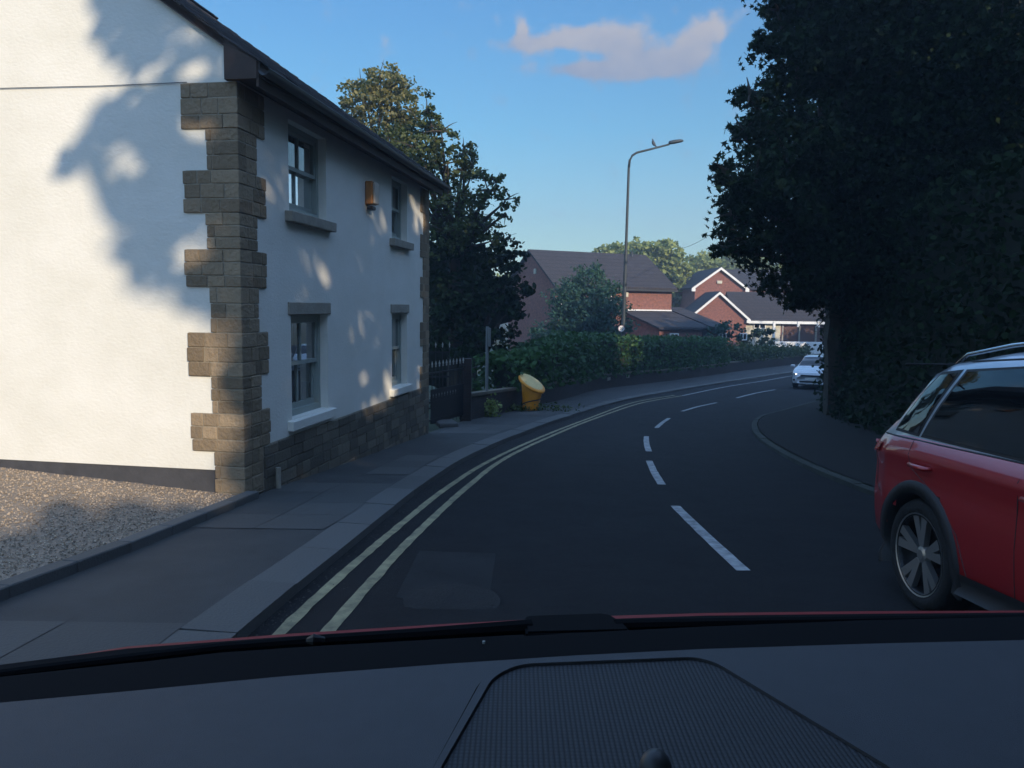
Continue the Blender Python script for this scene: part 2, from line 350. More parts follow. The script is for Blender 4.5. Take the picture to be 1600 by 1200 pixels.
tag(obj('flagstone_paving',bm,M['flag']),kind='structure')
# far bank verge right of road
Bv=[p for p in rk if 0<p.y<45]; hedge_line=[(6.2,-8),(6.6,2),(6.9,8),(7.4,13),(8.2,18),(9.55,22.9),(13.5,27.5),(21,35)]
hl=spline(hedge_line,12)
strip('verge',even(off([p for p in rk if p.y<44],.14),90),even(hl,90),.075,M['soil'],nx=5)
# ---- markings
def line_strip(name,pts,w,dz,m,jag=.012,step=.25):
    L=resample(spline(pts,14),step); A=[];B=[]
    a=off(L,-w/2); b=off(L,w/2)
    A=[p+Vector((random.uniform(-jag,jag),random.uniform(-jag,jag))) for p in a]; B=[p+Vector((random.uniform(-jag,jag),random.uniform(-jag,jag))) for p in b]
    return strip(name,A,B,dz,m,nx=1)
yo=[(-1.25,0),(-1.24,2.5),(-1.23,3.95),(-1.17,4.89),(-1.03,6.39),(-.76,8.7),(-.35,11.1),(.45,14.3),(1.75,18.6),(4.0,25.2),(6.3,29.4)]
yi=[(-1.02,0),(-1.01,2.5),(-.98,3.96),(-.92,4.99),(-.79,6.53),(-.50,9.0),(-.08,11.6),(.72,14.7),(2.0,18.9),(4.22,25.0),(6.5,29.1)]
line_strip('road_marking',yo,.075,.009,M['yellow'],jag=.005,step=.12); line_strip('road_marking',yi,.08,.009,M['yellow'],jag=.005,step=.12)
line_strip('road_marking',[(6.5,29.1),(9.6,34.8),(13.0,40),(17.8,47),(24,54)],.09,.009,M['lane'],jag=.0)
for a,b,c in [((1.69,5.38),(1.70,6.6),(1.73,7.94)),((1.86,9.28),(1.97,10.4),(2.13,11.72)),((2.31,12.7),(2.48,13.9),(2.73,15.33)),((3.24,16.99),(3.66,18.4),(4.12,19.79)),((4.92,21.98),(5.85,23.9),(7.01,25.9)),((8.34,28.3),(9.9,31.1),(11.64,33.73)),((13.2,36),(14.9,38.3),(16.6,40.4))]:
    line_strip('road_marking',[a,b,c],.10,.009,M['lane'],jag=.003)
# road patches
def patch(poly,dz,m,name='road_patch'):
    P=[gnd(x,y) for x,y in poly]; bm=bmesh.new()
    bm.faces.new([bm.verts.new((p.x,p.y,p.z+dz)) for p in P]); bmesh.ops.triangulate(bm,faces=bm.faces)
    tag(obj(name,bm,m),kind='structure')
patch([(655,862),(775,866),(770,905),(762,945),(700,950),(618,935)],.0075,M['asphalt2'])
# crack sealed lines
bm=bmesh.new(); g=gnd(706,941); lathe(bm,[(0.001,.002),(.26,.002),(.27,0),(.30,0)],(g.x,g.y,g.z+.0125),(0,0,1),28); tag(obj('manhole_cover',bm,M['asphalt3']),'dull round metal manhole cover in the lighter road patch','manhole cover')
dp=[p for p in kl if 2.5<p.y<24]; V_=[];F_=[]
tri0=[(0,1,3),(1,2,3),(2,0,3)]
for i in range(1500):
    j=int(random.random()**1.3*(len(dp)-2)); a,b=dp[j],dp[j+1]; t=(b-a).normalized(); p_=a.lerp(b,random.random())+Vector((t.y,-t.x))*(.01+abs(random.gauss(0,.09)))
    s_=random.uniform(.003,.011); q=Matrix.Rotation(random.random()*6.28,3,'Z'); k=len(V_)
    for b_ in ((1,0,0),(-.5,.87,0),(-.5,-.87,0),(.1,0,.8)): V_.append(tuple(Vector((p_.x,p_.y,G(p_.y)+.004))+q@(Vector(b_)*s_)))
    F_+=[(x+k,y+k,z+k) for x,y,z in tri0]
tag(pyobj('road_grit',V_,F_,M['grit']),'loose grit and dead leaf bits collected along the left kerb','grit',kind='stuff')
# gravel drive
K=Vector((-2.686,7.604,0)); th=R_(8.95); D=Vector((math.sin(th),math.cos(th),0)); NN=Vector((-D.y,D.x,0))
def gz(x,y):
    # gravel surface: higher towards the left
    b=G(y)+.10; l=max(0,min(1,(-2.7-x)/3.5)); return b+l*(-.27-(G(8.3)+.10))*max(0,min(1,(y-2.5)/4))
vs=[];fs=[]; nx,ny=40,44
for j in range(ny+1):
    y=-3+j*(13.2)/ny
    for i in range(nx+1):
        xr=edge_x(y)-.0; x=xr-(i/nx)**1.4*12; vs.append((x,y,gz(x,y)+random.uniform(-.006,.006)))
for j in range(ny):
    for i in range(nx): a=j*(nx+1)+i; fs.append((a,a+1,a+nx+2,a+nx+1))
tag(pyobj('gravel_bed',vs,fs,M['gravelbed']),kind='structure')
n=30000; yy=2.2+rng.random(n)*6.6; t_=rng.random(n)**1.2*5.5; V_=[];F_=[]
base=np.array([(1,0,0),(-.5,.87,0),(-.5,-.87,0),(.1,0,.8),(0,.1,-.6)]); tri=[(0,1,3),(1,2,3),(2,0,3),(1,0,4),(2,1,4),(0,2,4)]
for i in range(n):
    y=yy[i]; x=edge_x(y)-.06-t_[i]
    if (Vector((x,y,0))-K).dot(D)>-.03: continue
    s=random.uniform(.005,.014); q=Matrix.Rotation(random.random()*6.28,3,(random.random(),random.random(),1))
    k=len(V_)
    for b_ in base: V_.append(tuple(Vector((x,y,gz(x,y)+.006))+q@(Vector(b_)*s)))
    F_+= [(a+k,b+k,c+k) for a,b,c in tri]
tag(pyobj('gravel',V_,F_,M['gravel']),'pinkish grey gravel chippings beside the white gable','gravel',kind='stuff')
bm=bmesh.new(); E=[Vector((edge_x(y),y)) for y in [1+.55*k for k in range(13)]]
for a,b in zip(E[:-1],E[1:]):
    t=(b-a).normalized(); c=(a+b)/2; rot=Matrix.Rotation(math.atan2(t.y,t.x),3,'Z')
    box(bm,(c.x-.0,c.y,G(c.y)+.075),((b-a).length-.008,.13,.16),rot@Matrix.Rotation(math.atan((G(c.y)-G(c.y+1))),3,'Y'),.008)
tag(obj('drive_edging',bm,M['kerb']),kind='structure')
# ================================================================ COTTAGE
cot=empty('cottage',(K.x,K.y,-.47),'white rendered cottage with stone corner quoins at the roadside','house')
HB=-1.6; HL=6.98; HW=8.4; EAVE=3.58
Mh=Matrix(((D.x,NN.x,0,K.x),(D.y,NN.y,0,K.y),(0,0,1,0),(0,0,0,1)))   # local (u along front, v to the left along gable, z up)
def hloc(o):
    # mesh written in (u,v,z): place it in the world, then parent to the cottage empty
    o.matrix_world=Mh; return o
def hobj(name,bm,m,parent=None,smooth=False):
    o=obj(name,bm,m,None,smooth); 
    p=parent or cot
    o.parent=p
    o.matrix_parent_inverse=(Matrix.Translation(cot.location)@Matrix.Identity(4)).inverted() if p is cot else Matrix.Identity(4)
    if p is cot: o.matrix_basis=Mh
    return o
openings=[(1.12,2.18,.15,1.34),(4.80,5.64,.13,1.34),(1.12,2.18,2.5,3.5),(4.80,5.64,2.53,3.5)]
def wall_holes(bm,u0,u1,z0,z1,holes,v,depth):
    us=sorted({u0,u1}|{h[0] for h in holes}|{h[1] for h in holes}); zs=sorted({z0,z1}|{h[2] for h in holes}|{h[3] for h in holes})
    for a,b in zip(us[:-1],us[1:]):
        for c,d in zip(zs[:-1],zs[1:]):
            mu,mz=(a+b)/2,(c+d)/2
            if any(h[0]<mu<h[1] and h[2]<mz<h[3] for h in holes): continue
            bm.faces.new([bm.verts.new(p) for p in ((a,v,c),(b,v,c),(b,v,d),(a,v,d))])
    for (a,b,c,d) in holes:
        q=[(a,c),(b,c),(b,d),(a,d)]
        for i in range(4):
            p0,p1=q[i],q[(i+1)%4]
            bm.faces.new([bm.verts.new(p) for p in ((p0[0],v,p0[1]),(p1[0],v,p1[1]),(p1[0],v+depth,p1[1]),(p0[0],v+depth,p0[1]))])
bm=bmesh.new()
PT=-.03
wall_holes(bm,.0,HL,PT,EAVE+.25,openings,0,.22)
RP=math.tan(R_(34.6)); RZ=EAVE+.35
# gable faces (near and far)
for u in (0,HL):
    bm.faces.new([bm.verts.new(p) for p in ((u,0,-.22),(u,HW,-.22),(u,HW,RZ),(u,HW/2,RZ+RP*HW/2),(u,0,RZ))])
bm.faces.new([bm.verts.new(p) for p in ((0,HW,-.22),(HL,HW,-.22),(HL,HW,RZ),(0,HW,RZ))])
bmesh.ops.remove_doubles(bm,verts=bm.verts,dist=.0005)
hobj('wall',bm,M['render'])
bm=bmesh.new(); box(bm,(.06,HW/2+.1,-.6),(.10,HW-.2,.76)); hobj('damp_course',bm,M['damp'])
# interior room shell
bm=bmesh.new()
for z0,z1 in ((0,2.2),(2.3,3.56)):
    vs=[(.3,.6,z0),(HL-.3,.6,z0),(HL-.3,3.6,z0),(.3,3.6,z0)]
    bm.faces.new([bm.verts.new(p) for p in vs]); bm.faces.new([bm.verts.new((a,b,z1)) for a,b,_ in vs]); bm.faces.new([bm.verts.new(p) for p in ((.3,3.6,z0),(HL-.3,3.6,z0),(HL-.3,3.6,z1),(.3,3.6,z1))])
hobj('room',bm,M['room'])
# stones: plinth and quoins
def stones(bm,u0,u1,z0,z1,v_face,hrow,lmin,lmax,plane='front',proud=.03,thick=.12,jit=.012,ztop=None):
    z=z0
    while z<z1-.02:
        h=min(random.uniform(*hrow),z1-z)
        if z1-(z+h)<.05: h=z1-z
        u=u0
        while u<u1-.01:
            l=random.uniform(lmin,lmax)
            if u1-(u+l)<lmin*.5: l=u1-u
            g=.003; pr=proud+random.uniform(-jit,jit)
            c=((u+l/2),(v_face-pr/2+thick/2-0),(z+h/2)); s=(l-g*2,thick+pr,h-g*2)
            if plane=='gable': c=(c[1],c[0],c[2]); s=(s[1],s[0],s[2])
            box(bm,c,s,None,.007)
            u+=l
        z+=h
bm=bmesh.new(); stones(bm,.40,HL-.02,-1.3,PT-.005,0,(.10,.15),.15,.42,proud=.028,jit=.006)
hobj('plinth',bm,M['plinth'])
bm=bmesh.new(); box(bm,((.3+HL)/2,.06,-.66),(HL-.36,.14,1.25)); hobj('plinth_mortar',bm,M['mortar'])
rows=[(-.9,-.03,'n'),(-.03,.36,'w'),(.36,.73,'n'),(.73,1.17,'w'),(1.17,1.62,'n'),(1.62,1.99,'w'),(1.99,2.34,'n'),(2.34,2.75,'w'),(2.75,3.14,'n'),(3.14,3.575,'w')]
def quoin(u_corner,sgn,gable=True):
    bm=bmesh.new(); bmm=bmesh.new()
    for z0,z1,k in rows:
        lf=(.54 if k=='w' else .36)+random.uniform(-.015,.015); lg=(.56 if k=='w' else .32)+random.uniform(-.02,.02)
        nr=3 if z1-z0<.6 else 6; cuts=[0]; 
        for _ in range(nr): cuts.append(cuts[-1]+random.uniform(.88,1.12))
        cuts=[z0+c_/cuts[-1]*(z1-z0) for c_ in cuts]
        for r in range(nr):
            za=cuts[r]; hh=cuts[r+1]-cuts[r]; alt=(random.random()<.5)
            e=random.uniform(-.010,.010)
            # corner stone wraps the corner
            cu=random.uniform(.2,.28) if alt else random.uniform(.12,.17); cg=random.uniform(.13,.18) if alt else random.uniform(.22,.28)
            cu=min(cu,lf-.07); cg=min(cg,lg-.07)
            p=.022+random.uniform(-.004,.004); g=.004
            u0=u_corner-sgn*p; u1=u_corner+sgn*cu
            box(bm,((u0+u1)/2,(-p+cg)/2,za+hh/2),(abs(u1-u0)-g,cg+p-g,hh-2*g),None,.006)
            # front remainder
            a=cu
            while a<lf+e-.02:
                l=min(random.uniform(.14,.3),lf+e-a)
                if lf+e-(a+l)<.08: l=lf+e-a
                pr=.021+random.uniform(-.004,.004); box(bm,(u_corner+sgn*(a+l/2),-pr/2+.04,za+hh/2),(l-2*g,.08+pr,hh-2*g),None,.006); a+=l
            if gable:
                a=cg
                while a<lg+e-.02:
                    l=min(random.uniform(.14,.3),lg+e-a)
                    if lg+e-(a+l)<.08: l=lg+e-a
                    pr=.021+random.uniform(-.004,.004); box(bm,(u_corner+sgn*(-pr/2+.04),a+l/2,za+hh/2),(.08+pr,l-2*g,hh-2*g),None,.006); a+=l
        c0=u_corner-sgn*.014; c1=u_corner+sgn*(lf-.03)
        box(bmm,((c0+c1)/2,.02,(z0+z1)/2),(abs(c1-c0),.068,z1-z0-.002))
        if gable: box(bmm,(u_corner+sgn*.02,(.056+lg-.03)/2,(z0+z1)/2),(.066,lg-.03-.056,z1-z0-.002))
    q=hobj('quoin',bm,M['stone']); m_=hobj('quoin_mortar',bmm,M['mortar'],None)
quoin(0,1); quoin(HL,-1,True)
# sills, lintels, windows
for wi,(a,b,c,d) in enumerate(openings):
    bmw=bmesh.new(); vf=.12; fw=.055
    for (x0,x1,z0,z1) in ((a,a+fw,c,d),(b-fw,b,c,d),(a+fw,b-fw,d-fw,d),(a+fw,b-fw,c,c+.07)):
        box(bmw,((x0+x1)/2,vf+.03,(z0+z1)/2),(x1-x0,.09,z1-z0))
    win=hobj('window',bmw,M['sash'])
    def wpart(name,bm_,m):
        o=obj(name,bm_,m,win); return o
    mz=(c+d)/2+.02
    for si,(z0,z1,vo) in enumerate(((mz-.02,d-fw,vf+.0),(c+.07,mz+.025,vf+.045))):
        bs=bmesh.new(); sw=.045; x0,x1=a+fw,b-fw
        for q in ((x0,x0+sw,z0,z1),(x1-sw,x1,z0,z1),(x0+sw,x1-sw,z1-sw,z1),(x0+sw,x1-sw,z0,z0+sw+(.02 if si else 0)),((x0+x1)/2-.011,(x0+x1)/2+.011,z0+sw,z1-sw)):
            box(bs,((q[0]+q[1])/2,vo+.02,(q[2]+q[3])/2),(q[1]-q[0],.036,q[3]-q[2]))
        wpart('sash',bs,M['sash'])
        bg_=bmesh.new(); bg_.faces.new([bg_.verts.new(p) for p in ((x0+.03,vo+.024,z0+.03),(x1-.03,vo+.024,z0+.03),(x1-.03,vo+.024,z1-.03),(x0+.03,vo+.024,z1-.03))])
        wpart('pane',bg_,M['pane'])
    # sill
    bs=bmesh.new(); zt=c-.01; box(bs,((a+b)/2,.03,zt-.055),(b-a+.22,(.20 if wi<2 else .24),.115),Matrix.Rotation(0.04,3,'X'),.008)
    wpart('sill',bs,M['render'] if wi<2 else M['sill'])
    if wi<2:
        bs=bmesh.new(); box(bs,((a+b)/2,.045,d+.075),(b-a+.14,.13,.145),None,.008); wpart('lintel',bs,M['sill'])
    # curtains
    for (u0,u1) in (((a+.05,a+.26),(b-.42,b-.05)) if wi<2 else ((a+.05,a+.16),(b-.30,b-.05))):
        bs=bmesh.new(); k=18; pv=[]
        for i in range(k+1):
            u=u0+(u1-u0)*i/k; v=.36+.03*math.sin(i*1.7)
            pv.append((bs.verts.new((u,v,c-.02)),bs.verts.new((u,v,d))))
        for i in range(k): bs.faces.new((pv[i][0],pv[i+1][0],pv[i+1][1],pv[i][1]))
        wpart('curtain',bs,M['curtain'])
# alarm box
bm=bmesh.new(); box(bm,(3.68,-.055,3.06),(.22,.11,.32),None,.012); ab=hobj('alarm_box',bm,[M['orange'],M['white']])
for p in ab.data.polygons: p.material_index=0
bm=bmesh.new(); box(bm,(3.69,-.125,3.06),(.20,.03,.31),None,.01); obj('cover',bm,M['tan'],ab)
bm=bmesh.new(); box(bm,(3.68,-.06,2.85),(.14,.09,.05),None,.01); obj('sounder',bm,M['black'],ab)
# cable on gable
bm=bmesh.new(); tube(bm,[(-.012,7.0,3.60),(-.012,4.5,3.57),(-.012,2.5,3.585),(-.012,1.4,3.575),(-.012,.5,3.582)],.004,5); hobj('cable',bm,M['metalgrey'])
# drain stub at foot of wall
bm=bmesh.new(); tube(bm,[(.60,-.075,-.30),(.60,-.075,-.62)],.028,10); hobj('pipe_stub',bm,M['sill'])
# roof slabs with tile rows
OV=.30; VG=.08
def roofz(v): return RZ-.01+RP*min(v,HW-v)
bm=bmesh.new(); tk=.035; rows_n=26; sl_=.24
for side in (0,1):
    v=-OV; r=0
    while v<HW/2:
        v2=min(v+.19,HW/2+.01)
        u=-VG-(.0 if r%2 else .0)
        while u<HL+VG:
            l=min(.27,HL+VG-u); 
            za=roofz(v) if side==0 else roofz(v); zb=za+RP*(v2-v+.05)
            lift=.03+random.uniform(-.005,.008); e=random.uniform(-.012,.012) if (u<=-VG+.01) else 0
            va,vb=(v+random.uniform(-.006,.006),v2+.05)
            if side: va,vb=HW-va,HW-vb
            g=.003
            P=[(u+g+e,va,za+lift),(u+l-g,va,za+lift),(u+l-g,vb,zb+lift-.022),(u+g+e,vb,zb+lift-.022)]
            t=[bm.verts.new(p) for p in P]; b_=[bm.verts.new((p[0],p[1],p[2]-.018)) for p in P]
            bm.faces.new(t); bm.faces.new(b_[::-1])
            for i in range(4): bm.faces.new((t[i],b_[i],b_[(i+1)%4],t[(i+1)%4]))
            u+=l
        v=v2; r+=1
        if side and v>2.5 and False: break
hroof=hobj('roof',bm,M['slate'])
bm=bmesh.new()
for side in (0,1):
    q=[(-OV+.03,roofz(-OV+.03)),(HW/2,roofz(HW/2)),(HW/2,roofz(HW/2)-.09),(-OV+.03,roofz(-OV+.03)-.09)]
    if side: q=[(HW-a,b) for a,b in q]
    prism(bm,[(-VG+.03,a,b) for a,b in q],(HL+2*VG-.06,0,0))
obj('roof_deck',bm,M['soffit'],hroof)
# boxed eave: soffit, fascia, gutter, eave end box, bargeboard
bm=bmesh.new(); zf=roofz(-OV)-.02
box(bm,(HL/2,-OV+.05,zf-.10),(HL+2*VG-.05,.025,.17)); obj('fascia',bm,M['soffit'],hroof)
bm=bmesh.new(); box(bm,(HL/2+.01,-.13,EAVE+.03),(HL+2*VG-.08,.30,.02)); obj('soffit',bm,M['soffit'],hroof)
bm=bmesh.new(); prism(bm,[(-VG+.01,-OV+.05,EAVE+.0),(-VG+.01,.08,EAVE+.0),(-VG+.01,.08,EAVE+.34),(-VG+.01,-OV+.05,EAVE+.16)],(VG-.02,0,0)); obj('eave_end_box',bm,M['soffit'],hroof)
bm=bmesh.new()
n=12; zg=zf-.035; pts=[(-OV+.03-.055+.055*math.cos(math.pi+math.pi*k/n),zg+.055*math.sin(math.pi+math.pi*k/n)) for k in range(n+1)]
for u0,u1 in ((-VG,HL+VG+.02),):
    A0=[bm.verts.new((u0,a,b)) for a,b in pts]; A1=[bm.verts.new((u1,a,b)) for a,b in pts]
    for i in range(n): bm.faces.new((A0[i],A1[i],A1[i+1],A0[i+1]))
tube(bm,[(-VG,-OV-.08,zg+.004),(HL+VG+.02,-OV-.08,zg+.004)],.007,6)
gu=obj('gutter',bm,M['gutter'],hroof)
bm=bmesh.new()
for side in (0,1):
    q=[(.08,roofz(.08)-.015),(HW/2,roofz(HW/2)-.015),(HW/2,roofz(HW/2)-.075),(.08,roofz(.08)-.075)]
    if side: q=[(HW-a,b) for a,b in q]
    prism(bm,[(-.05,a,b) for a,b in q],(.045,0,0))
obj('bargeboard',bm,M['soffit'],hroof)
# ================================================================ FOLIAGE TOOLS
QUAD=np.array([(0,-.5),(.36,-.1),(.25,.35),(0,.55),(-.25,.35),(-.36,-.1)])
ma=[];
for ang,r in [(-90,.18),(-60,.20),(-25,.50),(5,.24),(35,.58),(60,.26),(90,.66),(120,.26),(145,.58),(175,.24),(205,.50),(240,.20)]: ma.append((r*math.cos(R_(ang)),r*math.sin(R_(ang))))
MAPLE=np.array(ma)
def leaves(name,P,size,m,parent=None,shape=QUAD,droop=.5,svar=.35):
    n=len(P)
    if n==0: return None
    k=len(shape)
    nrm=rng.normal(size=(n,3)); nrm[:,2]+=droop; nrm/=np.linalg.norm(nrm,axis=1)[:,None]
    r=rng.normal(size=(n,3)); a=np.cross(nrm,r); a/=np.linalg.norm(a,axis=1)[:,None]; b=np.cross(nrm,a)
    s=size*(1+svar*(rng.random(n)*2-1))
    V=P[:,None,:]+s[:,None,None]*(shape[None,:,0,None]*a[:,None,:]+shape[None,:,1,None]*b[:,None,:])
    me=bpy.data.meshes.new(name); me.vertices.add(n*k); me.vertices.foreach_set('co',V.reshape(-1).astype(np.float32))
    me.loops.add(n*k); me.loops.foreach_set('vertex_index',np.arange(n*k,dtype=np.int32))
    me.polygons.add(n); me.polygons.foreach_set('loop_start',np.arange(0,n*k,k,dtype=np.int32)); me.polygons.foreach_set('loop_total',np.full(n,k,dtype=np.int32))
    me.update(calc_edges=True); me.validate()
    return link(name,me,m,parent)
def lobe_pts(c,r,n,clump=.16,shell=.55,flat=.8):
    c=np.array(c); r=np.array(r if hasattr(r,'__len__') else (r,r,r*flat))
    nc=max(6,int(n/26)); d=rng.normal(size=(nc,3)); d/=np.linalg.norm(d,axis=1)[:,None]
    rad=(shell+(1-shell)*rng.random(nc)**.6)*(1+.12*rng.normal(size=nc)); cc=c+d*rad[:,None]*r
    idx=rng.integers(0,nc,n); q=cc[idx]+rng.normal(size=(n,3))*np.mean(r)*clump*np.array([1,1,.6])
    return q
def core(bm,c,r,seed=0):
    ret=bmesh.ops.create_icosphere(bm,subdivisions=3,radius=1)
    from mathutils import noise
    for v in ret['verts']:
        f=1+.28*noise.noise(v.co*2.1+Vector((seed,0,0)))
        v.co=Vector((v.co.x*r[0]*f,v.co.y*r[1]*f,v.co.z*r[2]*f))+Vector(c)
def limb(bm,a,b,r0,r1,k=6,wob=.12):
    a,b=Vector(a),Vector(b); L=(b-a).length; pts=[];rs=[]
    for i in range(k+1):
        t=i/k; p=a.lerp(b,t)+Vector((random.uniform(-1,1),random.uniform(-1,1),random.uniform(-.5,.5)))*wob*L*.18*(0 if i in(0,k) else 1); p.z+=math.sin(t*math.pi)*L*.05
        pts.append(p); rs.append(r0+(r1-r0)*t)
    tube(bm,pts,rs,7)
def tree(name,base,lobes,label,leafmat,size,dens,group=None,cat='tree',trunk_r=.2,trunk_h=None,shape=QUAD,clump=.16,shell=.5,rej=None,cores=None,extra=None,twigs=0,loc_offset=None):
    base=Vector(base); t=empty(name,base,label,cat,group)
    bm=bmesh.new(); topz=max(l[2] for l in lobes); mid=Vector((np.mean([l[0] for l in lobes]),np.mean([l[1] for l in lobes]),0))
    fork=Vector((base.x*.6+mid.x*.4,base.y*.6+mid.y*.4,base.z+(trunk_h or (topz-base.z)*.4)))
    limb(bm,base-Vector((0,0,.2)),fork,trunk_r*1.15,trunk_r*.75,6,.05)
    for l in lobes: 
        limb(bm,fork,(l[0],l[1],l[2]-.1*l[3]),trunk_r*.45,trunk_r*.08)
        for _ in range(twigs):
            dd=Vector((random.gauss(0,1),random.gauss(0,1),random.gauss(0,.7))).normalized()
            limb(bm,(l[0],l[1],l[2]),Vector((l[0],l[1],l[2]))+dd*l[3]*.95,trunk_r*.10,trunk_r*.02,4)
    tr=obj('trunk',bm,M['bark'],t); tr.location=-base
    P=[]
    for l in lobes:
        r=(l[3],l[3] if len(l)<6 else l[5],l[4] if len(l)>4 else l[3]*.85)
        n=int(dens*(r[0]*r[1]+r[0]*r[2]+r[1]*r[2])/3*4); P.append(lobe_pts(l[:3],r,n,clump,shell))
    P=np.concatenate(P)
    if extra is not None: P=np.concatenate([P,extra])
    if rej is not None: P=P[~rej(P)]
    c=leaves('crown',P,size,leafmat,t,shape); c.location=-base
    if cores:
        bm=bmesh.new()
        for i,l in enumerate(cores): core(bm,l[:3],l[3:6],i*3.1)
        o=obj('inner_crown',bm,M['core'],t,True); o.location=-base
    return t
def inpoly(x,y,poly):
    res=np.zeros(x.shape,bool); n=len(poly); j=n-1
    for i in range(n):
        xi,yi_=poly[i]; xj,yj=poly[j]
        c=((yi_>y)!=(yj>y))&(x<(xj-xi)*(y-yi_)/((yj-yi_) or 1e-9)+xi); res^=c; j=i
    return res
# light gaps: where direct sun gets through the roadside wood (traced from where the real gable and gravel are sunlit)
def onplane(px,py,o,nrm):
    r=ray(px,py); t=((o-CP).dot(nrm))/(r.dot(nrm)); return CP+r*t
GP=[(-900,-900),(190,-900),(165,0),(158,60),(190,95),(200,130),(158,165),(108,240),(112,285),(165,305),(185,340),(188,380),(205,430),(255,452),(335,470),(332,500),(360,530),(365,600),(372,780),(0,780),(-900,780)]
gp=[]
for x,y in GP:
    p=onplane(x,y,K,D); gp.append(((p-K).dot(NN),p.z))
FW=[(545,235,9,16),(583,300,9,10),(586,345,13,28),(440,318,14,16),(614,555,9,16),(612,598,12,26),(570,588,8,13),(510,430,8,16),(580,628,12,18),(655,345,6,18),(540,215,8,10),(470,400,9,18),(570,500,10,12),(405,215,9,14),(655,590,6,20)]
fw=[]
for x,y,a,b in FW:
    p=onplane(x,y,K,NN); q=onplane(x+a,y,K,NN); z=onplane(x,y+b,K,NN); fw.append(((p-K).dot(D),p.z,abs((q-p).dot(D))*1.25,abs(z.z-p.z)*1.3))
GH=[]
for x,y,a,b in [(272,62,26,30),(292,205,16,16),(300,330,18,16),(296,395,24,30),(240,20,16,20),(352,140,20,16),(215,250,14,30)]:
    p=onplane(x,y,K,D); q=onplane(x+a,y,K,D); z=onplane(x,y+b,K,D); GH.append(((p-K).dot(NN),p.z,abs((q-p).dot(NN))*1.3,abs(z.z-p.z)*1.3))
GR=[(-900,690),(0,720),(330,745),(392,790),(330,797),(200,795),(100,806),(0,862),(-200,960),(-900,1300)]
gr=[]
for x,y in GR:
    r=ray(x,y); t=(-.42-CAMZ)/r.z; p=CP+r*t; gr.append((p.x,p.y))
gr[0]=(-14,9.5); gr[-1]=(-14,3.4); gr[-2]=(-5.2,4.9)
sd=np.array(SD); Kn=np.array(K); Dn=np.array(D); Nn=np.array(NN)
def sunlit(P):
    t=((P-Kn)@Dn)/(sd@Dn); Q=P-sd*t[:,None]; v=(Q-Kn)@Nn; z=Q[:,2]; v0_,z0_=v,z; v=v0_+.05*np.sin(z0_*6.3+v0_*3)+.05*np.sin(z0_*13+v0_*11)+.03*np.sin(z0_*29+v0_*23); z=z0_+.05*np.sin(v0_*7.7+z0_*2)+.04*np.sin(v0_*17+z0_*12)
    ok=(t>.2)&inpoly(v,z,gp)
    wob=rng.random(len(P))
    for (a,b,ra,rb) in GH: ok|=(t>.2)&(((v-a)/ra)**2+((z-b)/rb)**2<1)&(wob<.70)
    t2=((P-Kn)@(-Nn))/(sd@(-Nn)); Q=P-sd*t2[:,None]; u=(Q-Kn)@Dn; z=Q[:,2]; u,z=u+.05*np.sin(z*14)+.03*np.sin(u*31+z*9),z+.05*np.sin(u*17)
    for (a,b,ra,rb) in fw: ok|=(t2>.2)&(((u-a)/ra)**2+((z-b)/rb)**2<1)&(wob<.86)
    t3=(P[:,2]+.42)/sd[2]; Q=P-sd*t3[:,None]; ok|=(t3>.2)&inpoly(Q[:,0]+.1*np.sin(Q[:,1]*7),Q[:,1]+.10*np.sin(Q[:,0]*5)+.05*np.sin(Q[:,0]*13),gr)
    thin=rng.random(len(P)); ok|=(t>.2)&(v0_>-.1)&(v0_<4)&(z0_>-.3)&(z0_<5)&(thin<.52)
    ok|=(t2>.2)&(thin<.25)
    return ok
# roadside wood on the right, behind and beside the camera
cents=[(7.5,4,15),(10,-2,14),(7.5,-6,15),(11,-11,14),(8,-15,15),(12,-20,14),(9,-25,15),(13,-30,14),(10,-36,15),(14,8,14)]
npt=120000; X=5.6+rng.random(npt)*8.5; Y=-42+rng.random(npt)*55; Z=-1+rng.random(npt)*16.5
keep=~((Y>1)&(X<7.4)); keep&=~((Y>7)&(X<8.4))
Z=Z-.05*np.minimum(Y,0)
P=np.stack([X,Y,Z],1)[keep]
P=P[~((P[:,2]>13.4+1.4*np.sin(P[:,1]*.8)+np.sin(P[:,0]*1.3)))]
no=14000; Q_=np.stack([-6+rng.random(no)*13,-14+rng.random(no)*18.5,7.5+rng.random(no)*4.5],1); Q_[:,2]-=.05*np.minimum(Q_[:,1],0)  # overhead leaves added out of view to cut skylight on the road
Q_=Q_[Q_[:,1]<-1.5]; P=np.concatenate([P,Q_]); P=P[~sunlit(P)]
cc=np.array(cents)[:,:2]; own=np.argmin(((P[:,None,:2]-cc[None])**2).sum(2),1)
for i,(x,y,h) in enumerate(cents):
    t=empty('roadside_tree',(x,y,G(y)),'dense dark roadside tree in the wood beside the road','tree','dense trees of the roadside wood')
    c=leaves('crown',P[own==i],.36,M['leaf_dark'],t); c.location=-t.location
    if sunlit(np.array([[x,y,zz] for zz in range(0,12)])).mean()<.5 or True:
        bm=bmesh.new(); limb(bm,(x,y,G(y)-.2),(x,y,G(y)+3.0),.25,.18,6,.05); o=obj('trunk',bm,M['bark'],t); o.location=-t.location
